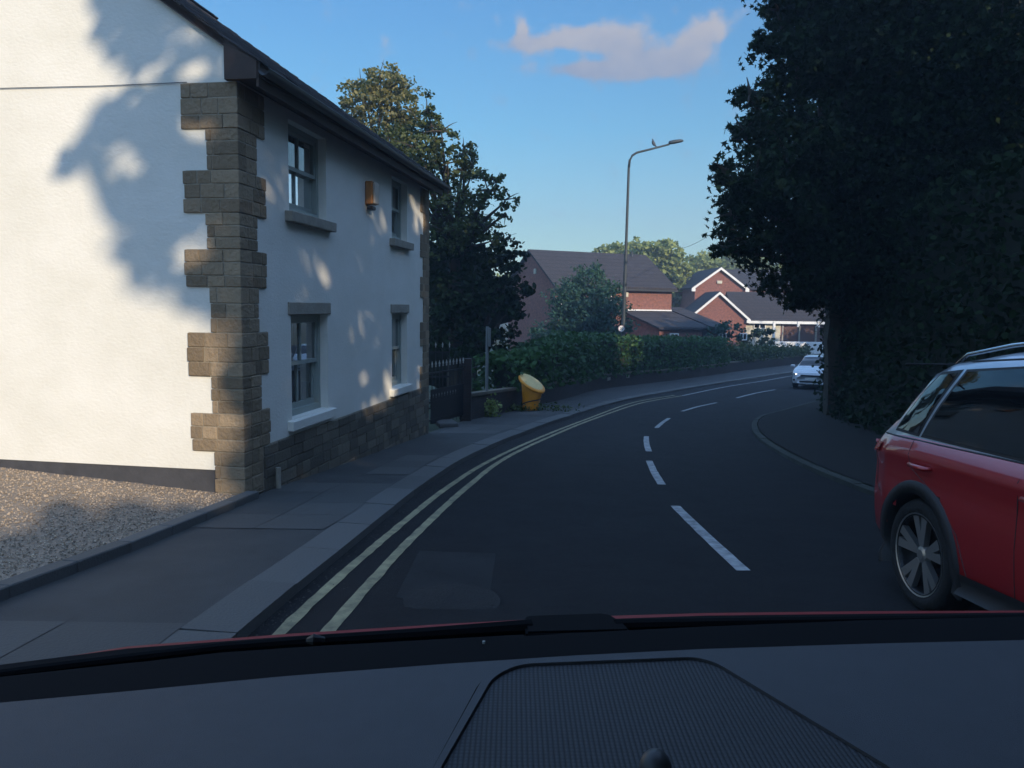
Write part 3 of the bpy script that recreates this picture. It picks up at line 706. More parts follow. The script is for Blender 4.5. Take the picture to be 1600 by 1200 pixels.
# ---- big maple overhanging on the right (in view)
def L_(px,py,Y,rpx,ry=None,rz=None):
    p=at(px,py,Y); k=Y/F; r=(p.x,p.y,p.z,rpx*k,(rz or rpx*.85)*k,(ry or rpx*1.0)*k); return r
mlobes=[L_(1132,266,15.3,26,rz=16),L_(1126,386,15.3,24,rz=13),L_(1140,335,15.5,26,rz=16),L_(1172,150,16,30,rz=22),L_(1160,205,16,26,rz=18),L_(1205,60,16.5,32,rz=24),L_(1215,15,16.5,28,rz=20),L_(1275,20,17,70),L_(1245,95,16.5,62),L_(1205,165,16.5,55),L_(1225,235,16,85),L_(1180,285,15.5,60),L_(1205,330,16,80),L_(1165,372,15.5,52,rz=28),L_(1230,400,16.5,75),L_(1240,450,17,50,rz=30),
 L_(1330,100,17,110),L_(1330,250,17,110),L_(1330,380,17.5,100),L_(1420,40,17,120),L_(1430,200,17,130),L_(1440,360,17,130),L_(1550,100,16,150),L_(1560,300,16,150),L_(1300,-60,17,110),L_(1450,-80,17,150),L_(1330,455,19,80,rz=38),L_(1400,490,19,90,rz=60),L_(1520,470,17,120)]
mc=[L_(1370,60,19,105),L_(1360,230,19,105),L_(1380,370,19,95),L_(1500,120,18.5,140),L_(1510,320,18.5,140),L_(1450,-60,19,140),L_(1480,470,19,130)]
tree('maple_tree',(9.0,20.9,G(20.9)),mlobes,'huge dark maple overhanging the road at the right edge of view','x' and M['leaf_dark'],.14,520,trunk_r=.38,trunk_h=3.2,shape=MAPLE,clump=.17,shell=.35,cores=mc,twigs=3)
for i,(x,y,h,rr) in enumerate([(16,24,11,4.0),(21,20,12,4.5),(20,29,10,3.6),(27,28,13,5),(26,36,9,3.4),(34,33,13,5),(38,44,12,5),(46,38,15,6)]):
    g_=G(y); tree('bend_tree',(x,y,g_),[(x,y,g_+h*.55,rr,h*.42),(x+1.5,y-1,g_+h*.75,rr*.7,h*.28)],'dark leafy tree of the wood inside the bend, behind the maple',M['leaf_dark'],.42,60,group='trees of the wood inside the bend',trunk_r=.28,trunk_h=3,cores=[(x,y,g_+h*.5,rr*.75,rr*.75,h*.36)])
# ---- hedges
def hedge(name,line,h0,width,m,label,dens,size,side=-1,zb=0,parent=None,hf=None,cat='hedge',rag=.08,group=None):
    L=resample(line,.5); base=L[0]; t=empty(name,(base.x,base.y,G(base.y)),label,cat,group)
    A=L; B=off(L,side*width); rows=[]; bm=bmesh.new()
    P=[]
    for i,(a,b) in enumerate(zip(A,B)):
        h=(hf(i/len(A)) if hf else h0)+.06*math.sin(i*.9)
        za,zc=G(a.y),G(b.y)
        ins=.10*(b-a).normalized()
        rows.append([bm.verts.new((a.x+ins.x,a.y+ins.y,za+zb)),bm.verts.new((a.x+ins.x,a.y+ins.y,za+h-.16)),bm.verts.new((b.x-ins.x,b.y-ins.y,zc+h-.16)),bm.verts.new((b.x-ins.x,b.y-ins.y,zc+zb))])
        ln=.5; n=int(dens*ln*(h-zb)); 
        for q,z in ((a,za),(b,zc)):
            s=rng.random(n); hh=zb+rng.random(n)*(h-zb); ox=rng.normal(size=(n,2))*rag
            P.append(np.stack([q.x+ox[:,0]+(rng.random(n)-.5)*.5,q.y+ox[:,1]+(rng.random(n)-.5)*.5,z+hh],1))
        n=int(dens*ln*width*1.3); s=rng.random(n)
        P.append(np.stack([a.x+(b.x-a.x)*s+(rng.random(n)-.5)*.5,a.y+(b.y-a.y)*s+(rng.random(n)-.5)*.5,za+h-.06+rng.normal(size=n)*rag*1.2],1))
    rows=rows[2:-2]
    for r0,r1 in zip(rows[:-1],rows[1:]):
        for k in range(3): bm.faces.new((r0[k],r1[k],r1[k+1],r0[k+1]))
    bm.faces.new(rows[0]); bm.faces.new(rows[-1][::-1])
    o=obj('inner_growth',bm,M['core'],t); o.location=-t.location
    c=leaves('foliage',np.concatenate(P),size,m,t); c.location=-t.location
    return t
hr=[p for p in hl if p.y>-6]
hedge('tall_hedge',hr,4.6,2.2,M['leaf_dark'],'tall overgrown dark hedge under the maple along the right verge',150,.12,side=1,rag=.09)
# left boundary wall + hedge
BW=[(-.98,17.45),(-.2,19.9),(.85,22.8),(2.1,26.6),(3.2,30.2),(5.1,33.9),(8.4,39.0),(14.9,49.4),(21.7,58),(30,67)]
bw=spline(BW,12)
def wall_line(name,line,h,th,m,label,cat='wall',cap=True,parent=None,zoff=0):
    L=resample(line,.6); t=None; bm=bmesh.new(); A=L; B=off(L,-th)
    for (a,b),(c,d) in zip(zip(A[:-1],B[:-1]),zip(A[1:],B[1:])):
        lo=[(p.x,p.y,G(p.y)-.1+zoff) for p in (a,c,d,b)]; hi=[(p.x,p.y,G(p.y)+h+zoff) for p in (a,c,d,b)]
        v=[bm.verts.new(p) for p in lo]+[bm.verts.new(p) for p in hi]
        for f in ((0,1,5,4),(2,3,7,6),(4,5,6,7)): bm.faces.new([v[i] for i in f])
    bmesh.ops.remove_doubles(bm,verts=bm.verts,dist=.001)
    o=obj(name,bm,m); tag(o,label,cat)
    if cap:
        bm=bmesh.new(); A2=off(L,.03); B2=off(L,-th-.03)
        for i in range(len(L)-1):
            q=[A2[i],A2[i+1],B2[i+1],B2[i]]; lo=[bm.verts.new((p.x,p.y,G(p.y)+h+.002+zoff)) for p in q]; hi=[bm.verts.new((p.x,p.y,G(p.y)+h+.07+zoff)) for p in q]
            bm.faces.new(hi); 
            for k in range(4): bm.faces.new((lo[k],hi[k],hi[(k+1)%4],lo[(k+1)%4]))
        obj('coping',bm,M['plinth'],o)
    return o
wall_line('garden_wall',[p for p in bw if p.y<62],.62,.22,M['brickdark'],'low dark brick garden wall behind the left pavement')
hedge('clipped_hedge',off([p for p in bw if 20.6<p.y<47.5],-.05),1.95,1.1,M['leaf_hedge'],'long clipped green hedge growing above the low garden wall',150,.15,side=-1,zb=.55,hf=lambda s:1.45+.85*min(1,s/.28)-.22*s,rag=.07)
hedge('low_hedge',off([p for p in bw if 48.2<p.y<60],-.05),1.3,1.0,M['leaf_mid'],'shorter ragged hedge at the far end of the garden wall',100,.18,side=-1,zb=.6,hf=lambda s:1.5-.4*s,rag=.14)
# small pale plates on the wall
for (px,py,w_,nm) in ((952,592,.36,'left'),(981,588,.34,'right')):
    r=ray(px,py); best=min(bw,key=lambda p:abs(p.x/p.y-r.x)); i=bw.index(best); tt=(bw[i+1]-bw[i]).normalized(); nr=Vector((tt.y,-tt.x))
    z=CAMZ+r.z*best.y; bm=bmesh.new(); rot=Matrix.Rotation(math.atan2(tt.y,tt.x),3,'Z'); c=Vector((best.x,best.y,z))+Vector((nr.x,nr.y,0))*.03
    box(bm,c,(w_,.03,.13),rot,.005); o=obj('wall_plate',bm,M['sill']); tag(o,'small pale plate on the garden wall, '+nm+' of the lamp post','plate','pale plates on the garden wall')
# ================================================================ left trees
t1=[L_(592,128,25,36),L_(566,140,25,32),L_(616,138,25,32),L_(556,175,25,26),L_(575,165,25,38),L_(622,160,25,40),L_(600,205,25,45),L_(560,205,25,28),L_(640,200,25.5,36)]
tree('tall_tree',(-4.2,25.5,G(25)),t1,'tall tree with a sunlit golden top behind the cottage roof',M['leaf_gold'],.11,340,trunk_r=.2,trunk_h=6,clump=.15,shell=.3,twigs=3)
t2=[L_(668,172,23,26),L_(660,200,23.5,34),L_(625,225,24,44),L_(660,270,24,50),L_(725,240,23,26),L_(720,340,23.5,50),L_(690,205,23,30),L_(655,235,23,45),L_(700,255,23,38),L_(612,245,24,50),L_(640,290,23.5,50),L_(735,275,23,34),L_(700,310,23,48),L_(762,296,22.5,32,rz=20),L_(790,312,22.3,24,rz=14),L_(775,285,22.5,22,rz=14),L_(730,255,23,26),L_(790,335,22.5,18,rz=12),L_(745,345,23,36),L_(690,360,23,45),L_(765,375,23,25)]
tree('spreading_tree',(-1.8,24.5,G(24)),t2,'dark spreading tree rising behind the far end of the cottage',M['leaf_mid'],.11,215,trunk_r=.24,trunk_h=4.5,clump=.16,shell=.3,twigs=3)
t3=[L_(700,400,24,60),L_(760,400,24,50),L_(720,460,24,60),L_(790,440,24.5,42),L_(770,490,24,45),L_(700,520,23.5,55),L_(750,550,23.5,45),L_(800,400,25,22),L_(805,475,25,28)]
tree('shrubbery_tree',(-1.3,23.6,G(23.6)),t3,'dense dark leafy bush filling the garden behind the iron gate','x' and M['leaf_dark'],.15,260,trunk_r=.15,trunk_h=1.5,cores=[L_(705,430,26,55),L_(725,500,25.5,55),L_(770,470,26,38),L_(690,560,25.5,45)],clump=.15,shell=.4,cat='bush')
t4=[L_(918,470,44,50),L_(898,500,44,46),L_(948,500,44,40),L_(915,438,44.5,30),L_(880,530,44,40),L_(942,535,44,44),L_(885,462,44.5,30),L_(955,465,44.5,26),L_(855,525,44,26)]
tree('garden_bush',(4.6,44.8,G(44)),t4,'big rounded blue green bush in front of the left brick house',M['leaf_bush'],.15,260,trunk_r=.12,trunk_h=1.4,cores=[L_(915,500,46,34),L_(912,530,46,38)],clump=.16,shell=.5,cat='bush')
t5=[L_(1178,525,57,16),L_(1195,520,57,14),L_(1165,532,56,12),L_(1205,533,57,10)]
tree('round_shrub',(18.2,57.5,G(57)),t5,'small round yellowish green shrub left of the white porch posts',M['leaf_mid'],.2,150,trunk_r=.06,trunk_h=.5,clump=.18,shell=.4,cat='shrub')
tree('grey_shrub',(14.6,52.3,G(52)),[L_(1130,512,52,20,rz=12),L_(1110,518,52,14,rz=9),L_(1152,520,52,16,rz=14)],'dusty grey green shrub in front of the garage roof',M['leaf_bush'],.18,120,trunk_r=.06,trunk_h=.6,clump=.18,shell=.4,cat='shrub')
# far sunlit trees
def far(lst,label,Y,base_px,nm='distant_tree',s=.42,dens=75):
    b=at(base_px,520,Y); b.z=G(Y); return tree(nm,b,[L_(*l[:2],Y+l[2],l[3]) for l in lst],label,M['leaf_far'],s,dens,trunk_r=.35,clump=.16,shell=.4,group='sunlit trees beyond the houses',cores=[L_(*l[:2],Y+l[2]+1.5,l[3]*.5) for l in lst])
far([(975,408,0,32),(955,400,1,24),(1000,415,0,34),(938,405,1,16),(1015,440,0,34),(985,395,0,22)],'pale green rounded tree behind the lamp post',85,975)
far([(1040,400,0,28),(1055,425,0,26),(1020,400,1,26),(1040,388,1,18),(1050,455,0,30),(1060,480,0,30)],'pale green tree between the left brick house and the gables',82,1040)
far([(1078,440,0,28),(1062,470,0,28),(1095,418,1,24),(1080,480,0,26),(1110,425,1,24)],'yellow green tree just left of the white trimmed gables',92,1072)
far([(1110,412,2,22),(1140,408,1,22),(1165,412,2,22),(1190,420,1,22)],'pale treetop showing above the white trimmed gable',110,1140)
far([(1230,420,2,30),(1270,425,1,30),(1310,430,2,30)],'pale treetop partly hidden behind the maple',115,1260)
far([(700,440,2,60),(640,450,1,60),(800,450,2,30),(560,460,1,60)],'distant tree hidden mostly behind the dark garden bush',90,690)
# ================================================================ brick houses
def house_box(name,o,ax,L,dp,z0,ze,zr,label,matw,roofm,ovh=.3,gable_mat=None,parent=None,barge=None):
    """o=front left corner, ax=unit dir of front wall; depth direction = left-perp pointing away"""
    ax=Vector(ax).normalized(); n=Vector((-ax.y,ax.x,0)); 
    if n.y<0: n=-n
    Mx=Matrix(((ax.x,n.x,0,0),(ax.y,n.y,0,0),(0,0,1,0),(0,0,0,1)))
    if parent is None:
        t=empty(name,(o[0],o[1],z0),label,'house'); t.matrix_world=Matrix.Translation((o[0],o[1],z0))@Mx
        off_=Matrix.Identity(4)
    else:
        t=parent; off_=None
    return t
def hp(t,bm,name,m,p=None):
    return obj(name,bm,m,p or t)
def gable_block(bmw,bmr,u0,u1,v0,v1,ze,zr,ov=.3,vg=.25,ridge='u'):
    mid=(v0+v1)/2 if ridge=='u' else (u0+u1)/2
    if ridge=='u':
        for u in (u0,u1): bmw.faces.new([bmw.verts.new(p) for p in ((u,v0,-1),(u,v1,-1),(u,v1,ze),(u,mid,zr),(u,v0,ze))])
        for v in (v0,v1): bmw.faces.new([bmw.verts.new(p) for p in ((u0,v,-1),(u1,v,-1),(u1,v,ze),(u0,v,ze))])
        sl=(zr-ze)/(mid-v0)
        for s in (0,1):
            q=[(v0-ov,ze-ov*sl),(mid,zr),(mid,zr+.16),(v0-ov,ze-ov*sl+.16)]
            if s: q=[(v0+v1-a,b) for a,b in q]
            prism(bmr,[(u0-vg,a,b+.01) for a,b in q],(u1-u0+2*vg,0,0))
    else:
        for v in (v0,v1): bmw.faces.new([bmw.verts.new(p) for p in ((u0,v,-1),(u1,v,-1),(u1,v,ze),(mid,v,zr),(u0,v,ze))])
        for u in (u0,u1): bmw.faces.new([bmw.verts.new(p) for p in ((u,v0,-1),(u,v1,-1),(u,v1,ze),(u,v0,ze))])
        sl=(zr-ze)/(mid-u0)
        for s in (0,1):
            q=[(u0-ov,ze-ov*sl),(mid,zr),(mid,zr+.16),(u0-ov,ze-ov*sl+.16)]
            if s: q=[(u0+u1-a,b) for a,b in q]
            prism(bmr,[(a,v0-vg,b+.01) for a,b in q],(0,v1-v0+2*vg,0))
def housewin(t,u,v,z,w_,h,axis='u',nm='window'):
    bm=bmesh.new(); fr=.07
    def B(c,s):
        if axis=='v': c=(c[1],c[0],c[2]); s=(s[1],s[0],s[2])
        box(bm,c,s)
    B((u,v-.03,z+h/2-fr/2),(w_,.08,fr)); B((u,v-.03,z-h/2+fr/2),(w_,.08,fr))
    for k in (-w_/2+fr/2,0,w_/2-fr/2): B((u+k,v-.03,z),(fr,.08,h-2*fr))
    o=obj(nm,bm,M['white'],t); bm=bmesh.new()
    c=(u,v-.005,z); s=(w_-fr,.02,h-fr)
    if axis=='v': c=(c[1],c[0],c[2]); s=(s[1],s[0],s[2])
    box(bm,c,s); obj('pane',bm,M['glass'],o); return o
# left brick house
z0=-2.45
pA=at(868,446,52); pB=at(1050,450,56); ax=(pB-pA); ax.z=0
LH=house_box('brick_house',(pA.x,pA.y),ax,1,1,z0,0,0,'red brick house with a long tiled roof behind the clipped hedge','',None)
ln=ax.length; ze=pA.z-z0+.05; zr=at(812,394,56).z-z0
bmw=bmesh.new(); bmr=bmesh.new(); gable_block(bmw,bmr,0,ln,0,7.6,ze,zr)
hp(LH,bmw,'wall',M['brick']); rf=hp(LH,bmr,'roof',M['slatefar'])
bm=bmesh.new(); box(bm,(ln/2,-.36,ze-.22),(ln+.5,.1,.14)); obj('gutter',bm,M['gutter'],rf)
bm=bmesh.new(); box(bm,(ln/2,-.16,ze-.20),(ln+.4,.3,.03)); obj('soffit',bm,M['soffit'],rf)
bm=bmesh.new(); tube(bm,[(ln-1.2,3.5,zr-.1),(ln-1.2,3.5,zr+.35)],.07,8); obj('vent_pipe',bm,M['metalgrey'],rf)
housewin(LH,.9,0,ze-1.1,1.0,1.2); housewin(LH,3.9,0,ze-1.1,1.0,1.2); housewin(LH,1.4,0,1.2,1.6,1.2)
for (u,v,zz,a) in ((5.6,-.06,ze-.55,'u'),(-.06,3.0,ze+1.0,'v')):
    bm=bmesh.new(); box(bm,(u,v,zz),(.3,.12,.36) if a=='u' else (.12,.3,.36),None,.03); obj('alarm_box',bm,M['cream'],LH)
# porch canopy and garage
bmw=bmesh.new(); bmr=bmesh.new()
gz_=at(1100,482,52).z-z0; ge=at(1100,516,50).z-z0+.1
gu1=(at(1150,500,52)-pA).dot(ax.normalized())
gz_=at(1090,482,57).z-z0; gable_block(bmw,bmr,ln+.02,gu1,-4.2,6.0,ge,gz_-.1,ov=.25,vg=.0)
ul=(at(988,500,53)-pA).dot(ax.normalized()); zl=ge+(gz_-.1-ge)*4.2/5.1-.03
prism(bmr,[(ul,-4.45,ge-.1),(ul,-.05,zl),(ul,-.05,zl+.12),(ul,-4.45,ge+.04)],(ln-ul+.015,0,0))
for u_ in (ul+.3,): bmw.faces.new([bmw.verts.new(p) for p in ((u_,-4.1,-1),(u_,-.02,-1),(u_,-.02,zl),(u_,-4.1,ge))])
bmw.faces.new([bmw.verts.new(p) for p in ((ul+.3,-4.1,-1),(ln-.4,-4.1,-1),(ln-.4,-4.1,ge),(ul+.3,-4.1,ge))])
hp(LH,bmw,'garage_wall',M['brick']); hp(LH,bmr,'garage_roof',M['slatefar'])
bm=bmesh.new(); box(bm,((ul+ln)/2,-.1,zl+.17),(ln-ul-.2,.2,.09)); hp(LH,bm,'flashing',M['white'])
for u in (ul+1.4,ln+1.2,ln+3.0): housewin(LH,u,-4.22,ge-.6,.7,.5)
# gabled house
z1=G(70)
pA=at(1089,470,76); pB=at(1160,470,76)
GHs=empty('gabled_house',(pA.x,pA.y,z1),'red brick house with two white trimmed gables and slate roofs','house')
def gl(px,py,Y): p=at(px,py,Y); return Vector((p.x-pA.x,p.y-pA.y,p.z-z1))
bmw=bmesh.new(); bmr=bmesh.new()
a=gl(1086,450,75); b=gl(1163,455,75); ap=gl(1123,418,75)
gable_block(bmw,bmr,a.x,b.x,-1.0,8,a.z+.15,ap.z-.1,ov=.35,vg=.25,ridge='v')
c=gl(1078,500,70); d=gl(1166,498,70); ap2=gl(1121,457,70)
gable_block(bmw,bmr,c.x,d.x,-6.0,-1.1,d.z+.1,ap2.z-.05,ov=.3,vg=.25,ridge='v')
# ranges running right
r0=gl(1130,418,80); gable_block(bmw,bmr,b.x-.6,b.x+14,1.0,8.5,a.z+.1,r0.z-.3,ov=.3,vg=.2)
e0=gl(1200,500,69.5); gable_block(bmw,bmr,d.x-.8,d.x+11,-5.2,-.2,e0.z+.15,gl(1150,458,72).z,ov=.5,vg=.2)
hp(GHs,bmw,'wall',M['brick']); grf=hp(GHs,bmr,'roof',M['slatefar'])
def barge(u0,u1,v,ze,zr,ov,t_=.24):
    bm=bmesh.new(); mid=(u0+u1)/2; sl=(zr-ze)/(mid-u0)
    for s in (0,1):
        q=[(u0-ov,ze-ov*sl+.1),(mid,zr+.12),(mid,zr+.12-t_),(u0-ov,ze-ov*sl+.1-t_)]
        if s: q=[(u0+u1-a_,b_) for a_,b_ in q]
        prism(bm,[(a_,v,b_) for a_,b_ in q],(0,-.06,0))
    for uu in (u0-ov+.15,u1+ov-.15): box(bm,(uu,v-.02,ze-ov*sl-.08),(.36,.1,.28))
    obj('bargeboard',bm,M['white'],grf)
barge(a.x,b.x,-1.26,a.z+.15,ap.z-.1,.35); barge(c.x,d.x,-6.26,d.z+.1,ap2.z-.05,.3)
bm=bmesh.new(); box(bm,(d.x+5.6,-5.76,e0.z-.22),(10.6,.08,.24)); obj('fascia',bm,M['white'],grf)
lm=gl(1140,440,75); bm=bmesh.new(); box(bm,(gl(1124,441,75).x,-1.06,gl(1124,441,75).z),(.5,.14,.3),None,.03); obj('vent',bm,M['cream'],GHs)
bm=bmesh.new(); box(bm,(gl(1202,512,69).x,-5.28,gl(1202,512,69).z-.6),(3.2,.1,2.2)); obj('porch_wall',bm,M['cream'],GHs)
housewin(GHs,gl(1196,508,69).x,-5.36,gl(1196,508,69).z,1.1,.7)
for px in (1221,1260,1292):
    p=gl(px,520,67.5); bm=bmesh.new(); box(bm,(p.x,p.y+2.0,(gl(px,503,67.5).z)/2),(.2,.2,gl(px,503,67.5).z)); obj('porch_post',bm,M['white'],GHs)
# fence with white base wall in front
bm=bmesh.new()
fa=at(1222,520,64); fb=at(1300,522,65)
ft=empty('panel_fence',(fa.x,fa.y,G(64)),'brown panel fence standing behind the white low wall','fence')
for s in range(3):
    p=fa.lerp(fb,s/3); q=fa.lerp(fb,(s+1)/3); bm=bmesh.new(); c=(p+q)/2; L=(q-p).length; top=at(1240,511,64).z; bot=G(64)
    for k in range(8):
        r=p.lerp(q,(k+.5)/8); box(bm,(r.x-fa.x,r.y-fa.y+.02*(k%2),(top-bot)/2),(L/8-.01,.03,top-bot))
    obj('fence_panel',bm,M['fence'],ft)
    bm=bmesh.new(); box(bm,(p.x-fa.x,p.y-fa.y-.08,(top-bot+.1)/2),(.12,.12,top-bot+.1)); obj('fence_post',bm,M['sill'],ft)
wa=at(1203,540,62); wb=at(1300,536,62.5); bm=bmesh.new(); zt=at(1240,534,62).z; box(bm,((wa.x+wb.x)/2,62.1,(zt+G(62))/2-.1),(wb.x-wa.x,.2,zt-G(62)+.2),None,.02)
o=obj('white_wall',bm,M['white']); tag(o,'low white painted wall below the brown panel fence','wall')
tree('small_plant',(at(1252,545,61).x,61,G(61)),[L_(1250,543,61,10,rz=8),L_(1262,546,61,9,rz=6)],'small dark plant against the white low wall',M['leaf_dark'],.14,200,trunk_r=.03,trunk_h=.3,cat='plant')
# ================================================================ gate & railings
def finial(bm,x,y,z):
    lathe(bm,[(.001,.11),(.012,.07),(.024,.035),(.012,.0),(.018,-.012),(.010,-.03)],(x,y,z),(0,0,1),6)
def railing(name,a,b,ztop,label,cat,midrow=True,n=10):
    a=Vector(a);b=Vector(b); base=Vector((a.x,a.y,G(a.y)+.1)); t=empty(name,base,label,cat); d_=(b-a)
    for k in range(n+1):
        p=a+d_*k/n; g=G(p.y)+.14
        bm=bmesh.new(); tube(bm,[(p.x-base.x,p.y-base.y,g-base.z),(p.x-base.x,p.y-base.y,ztop-base.z)],.009,5); obj('bar',bm,M['ironblack'],t)
        bm=bmesh.new(); finial(bm,p.x-base.x,p.y-base.y,ztop-base.z+.03); obj('finial',bm,M['silver'],t)
        if midrow and k%1==0:
            q=p+d_/n*.5
            if k<n:
                bm=bmesh.new(); finial(bm,q.x-base.x,q.y-base.y,ztop-.62-base.z); obj('finial',bm,M['silver'],t).scale=(.8,.8,1)
                
    bm=bmesh.new()
    for z in (ztop-.12,ztop-.72,G((a.y+b.y)/2)+.25): 
        c=(a+b)/2-base; rot=Matrix.Rotation(math.atan2(d_.y,d_.x),3,'Z'); box(bm,(c.x,c.y,z-base.z),(d_.xy.length,.03,.035),rot)
    obj('rail',bm,M['ironblack'],t)
    return t
railing('iron_gate',(-1.72,15.7,0),(-1.10,17.2,0),.20,'black iron gate with pale spear finials beside the cottage','gate')
railing('iron_railing',(-2.2,18.6,0),(-1.55,18.9,0),.46,'black iron railing section seen behind the gate','railing',False,n=4)
# dark garden door panel (sheet behind gate) as solid gate backing
bm=bmesh.new(); c=Vector((-1.39,16.5,0)); rot=Matrix.Rotation(math.atan2(1.5,.62),3,'Z'); box(bm,(c.x,c.y,-.62),(1.5,.02,.72),rot); 
gt=[o for o in bpy.data.objects if o.name=='iron_gate'][0]; o=obj('lower_panel',bm,M['ironblack'],gt); o.location=-gt.location
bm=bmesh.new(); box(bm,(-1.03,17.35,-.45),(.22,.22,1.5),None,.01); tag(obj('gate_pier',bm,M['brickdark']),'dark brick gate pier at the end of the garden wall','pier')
bm=bmesh.new(); g=gnd(697,664,.1); box(bm,(g.x,g.y,g.z+.03),(.42,.55,.10),Matrix.Rotation(.3,3,'Z'),.02); tag(obj('door_step',bm,M['kerb']),'worn pale stone step at the foot of the iron gate','step')
# sign pole
p=gnd(760,648,.1); sp_=empty('bus_stop_pole',(p.x,p.y,p.z),'thin grey pole with a narrow flag sign in front of the dark bush','sign pole')
top=at(760,510,p.y).z-p.z; bm=bmesh.new(); tube(bm,[(0,0,-.05),(0,0,top)],.038,10); obj('pole',bm,M['polegrey'],sp_)
bm=bmesh.new(); box(bm,(.05,-.02,top-.26),(.05,.28,.46),Matrix.Rotation(.15,3,'Z'),.01); obj('sign_plate',bm,M['polegrey'],sp_)
# weed clump
P_=rng.normal(size=(420,3))*np.array([.16,.12,.12])+np.array([p.x+.02,p.y-.15,p.z+.16]); P_[:,2]=np.maximum(P_[:,2],p.z+.01)
t=empty('weed',(p.x,p.y-.15,p.z),'bright green weed clump growing at the foot of the grey pole','weed'); c=leaves('foliage',P_,.09,M['leaf_far'],t); c.location=-t.location
P_=rng.normal(size=(900,3))*np.array([.9,.25,.05])+np.array([-.25,20.6,G(20.6)+.16]); c=leaves('ground_cover',P_,.08,M['leaf_mid']); tag(c,'low weeds and grass along the base of the garden wall','weeds',kind='stuff')
# grit bin
p=gnd(829,640,.1); gb=empty('grit_bin',(p.x,p.y,p.z),'yellow grit bin with a slanted oval lid on the pavement','grit bin')
bm=bmesh.new(); n=28; k=p.y/F
rings=[]; H1=38*k; 
for i in range(9):
    t_=i/8; r_=(13+4.5*t_**1.5)*k; 
    # top plane slants down to the right
    ring=[]
    for q in range(n):
        a_=2*math.pi*q/n; x=math.cos(a_)*r_; y=math.sin(a_)*r_
        zt=H1-x*.60+y*.45+(3*k); z=zt*t_
        ring.append(bm.verts.new((x+1.5*k*t_,y,z)))
    rings.append(ring)
for a_,b_ in zip(rings[:-1],rings[1:]):
    for q in range(n): bm.faces.new((a_[q],a_[(q+1)%n],b_[(q+1)%n],b_[q]))
bm.faces.new(rings[0][::-1]); bm.faces.new(rings[-1]); obj('bin_body',bm,M['bin'],gb,True)
nb=Vector((.60,-.45,1)).normalized(); ub=Vector((1,0,-.60)).normalized(); vb=nb.cross(ub); rot=Matrix(((ub.x,vb.x,nb.x,0),(ub.y,vb.y,nb.y,0),(ub.z,vb.z,nb.z,0),(0,0,0,1)))
def lidtag(prof,nm,m,zz=0):
    bm=bmesh.new(); rs=lathe(bm,prof,(0,0,0),(0,0,1),28); bm.faces.new(rs[0]); o=obj(nm,bm,m,gb,True); o.matrix_basis=Matrix.Translation((1.5*k,0,H1+3*k+.005+zz))@rot@Matrix.Diagonal((1.22,1.05,1,1)); return o
lidtag([(.16*1,.04),(.27,.038),(.31,.03),(.335,.015),(.34,0),(.34,-.03),(.31,-.03)],'lid',M['bin'])
lidtag([(.001,.0),(.27,.0),(.295,-.006),(.305,-.02)],'lid_top',M['binlid'],.052)
bm=bmesh.new(); pts=[]
for q in range(15):
    a_=-math.pi*(.03+.94*q/14); t_=.12+.5*(1-q/14)**1.0*1.0; r_=(13+4.5*t_**1.5)*k*1.03; x=math.cos(a_)*r_; pts.append((x+1.5*k*t_,math.sin(a_)*r_,(H1-x*.62)*t_+.02))
tube(bm,pts,.016,6); obj('strap',bm,M['black'],gb)
# ================================================================ street lamp
p=Vector((5.06,34.3,G(34.3)+.1)); lp=empty('street_lamp',p,'tall grey street lamp with a curved arm over the road','street lamp')
def lw(px,py,Y=34.3): q=at(px,py,Y); return Vector((q.x-p.x,q.y-p.y,q.z-p.z))
b0=lw(971,595); b0.z=0; tp=lw(982.5,262)
bm=bmesh.new(); bx,tx=b0.x,tp.x
tube(bm,[(bx,0,-.1),(bx,0,1.5),(bx,0,1.55),(bx+(tx-bx)*.25,0,tp.z*.3),(bx+(tx-bx)*.62,0,tp.z*.62),(bx+(tx-bx)*.63,0,tp.z*.625),(tx,0,tp.z)],[.10,.10,.095,.085,.078,.062,.055],12); obj('column',bm,M['metalgrey'],lp)
bm=bmesh.new(); tube(bm,[tp,lw(984,250),lw(988,243),lw(995,238.5),lw(1015,233.5),lw(1046,225.5)],[.055,.052,.05,.048,.045,.04],10); obj('arm',bm,M['metalgrey'],lp,True)
h0,h1=lw(1045,225),lw(1068,221); bm=bmesh.new(); ax_=(h1-h0); cen=(h0+h1)/2; rot=Matrix.Rotation(-math.atan2(ax_.z,ax_.x),3,'Y')
sec=[(-.5,.05,.07),(-.42,.10,.11),(-.1,.13,.12),(.3,.12,.10),(.46,.08,.06),(.5,.03,.03)]; rings=[]
for (s_,wy,hz) in sec:
    rings.append([bm.verts.new(cen+rot@Vector((s_*ax_.length,wy*math.cos(a_*math.pi/6),hz*math.sin(a_*math.pi/6)*(1 if a_<6 else .45)+.02))) for a_ in range(12)])
for a_,b_ in zip(rings[:-1],rings[1:]):
    for q in range(12): bm.faces.new((a_[q],a_[(q+1)%12],b_[(q+1)%12],b_[q]))
bm.faces.new(rings[0]); bm.faces.new(rings[-1]); obj('lamp_head',bm,M['metalgrey'],lp,True)
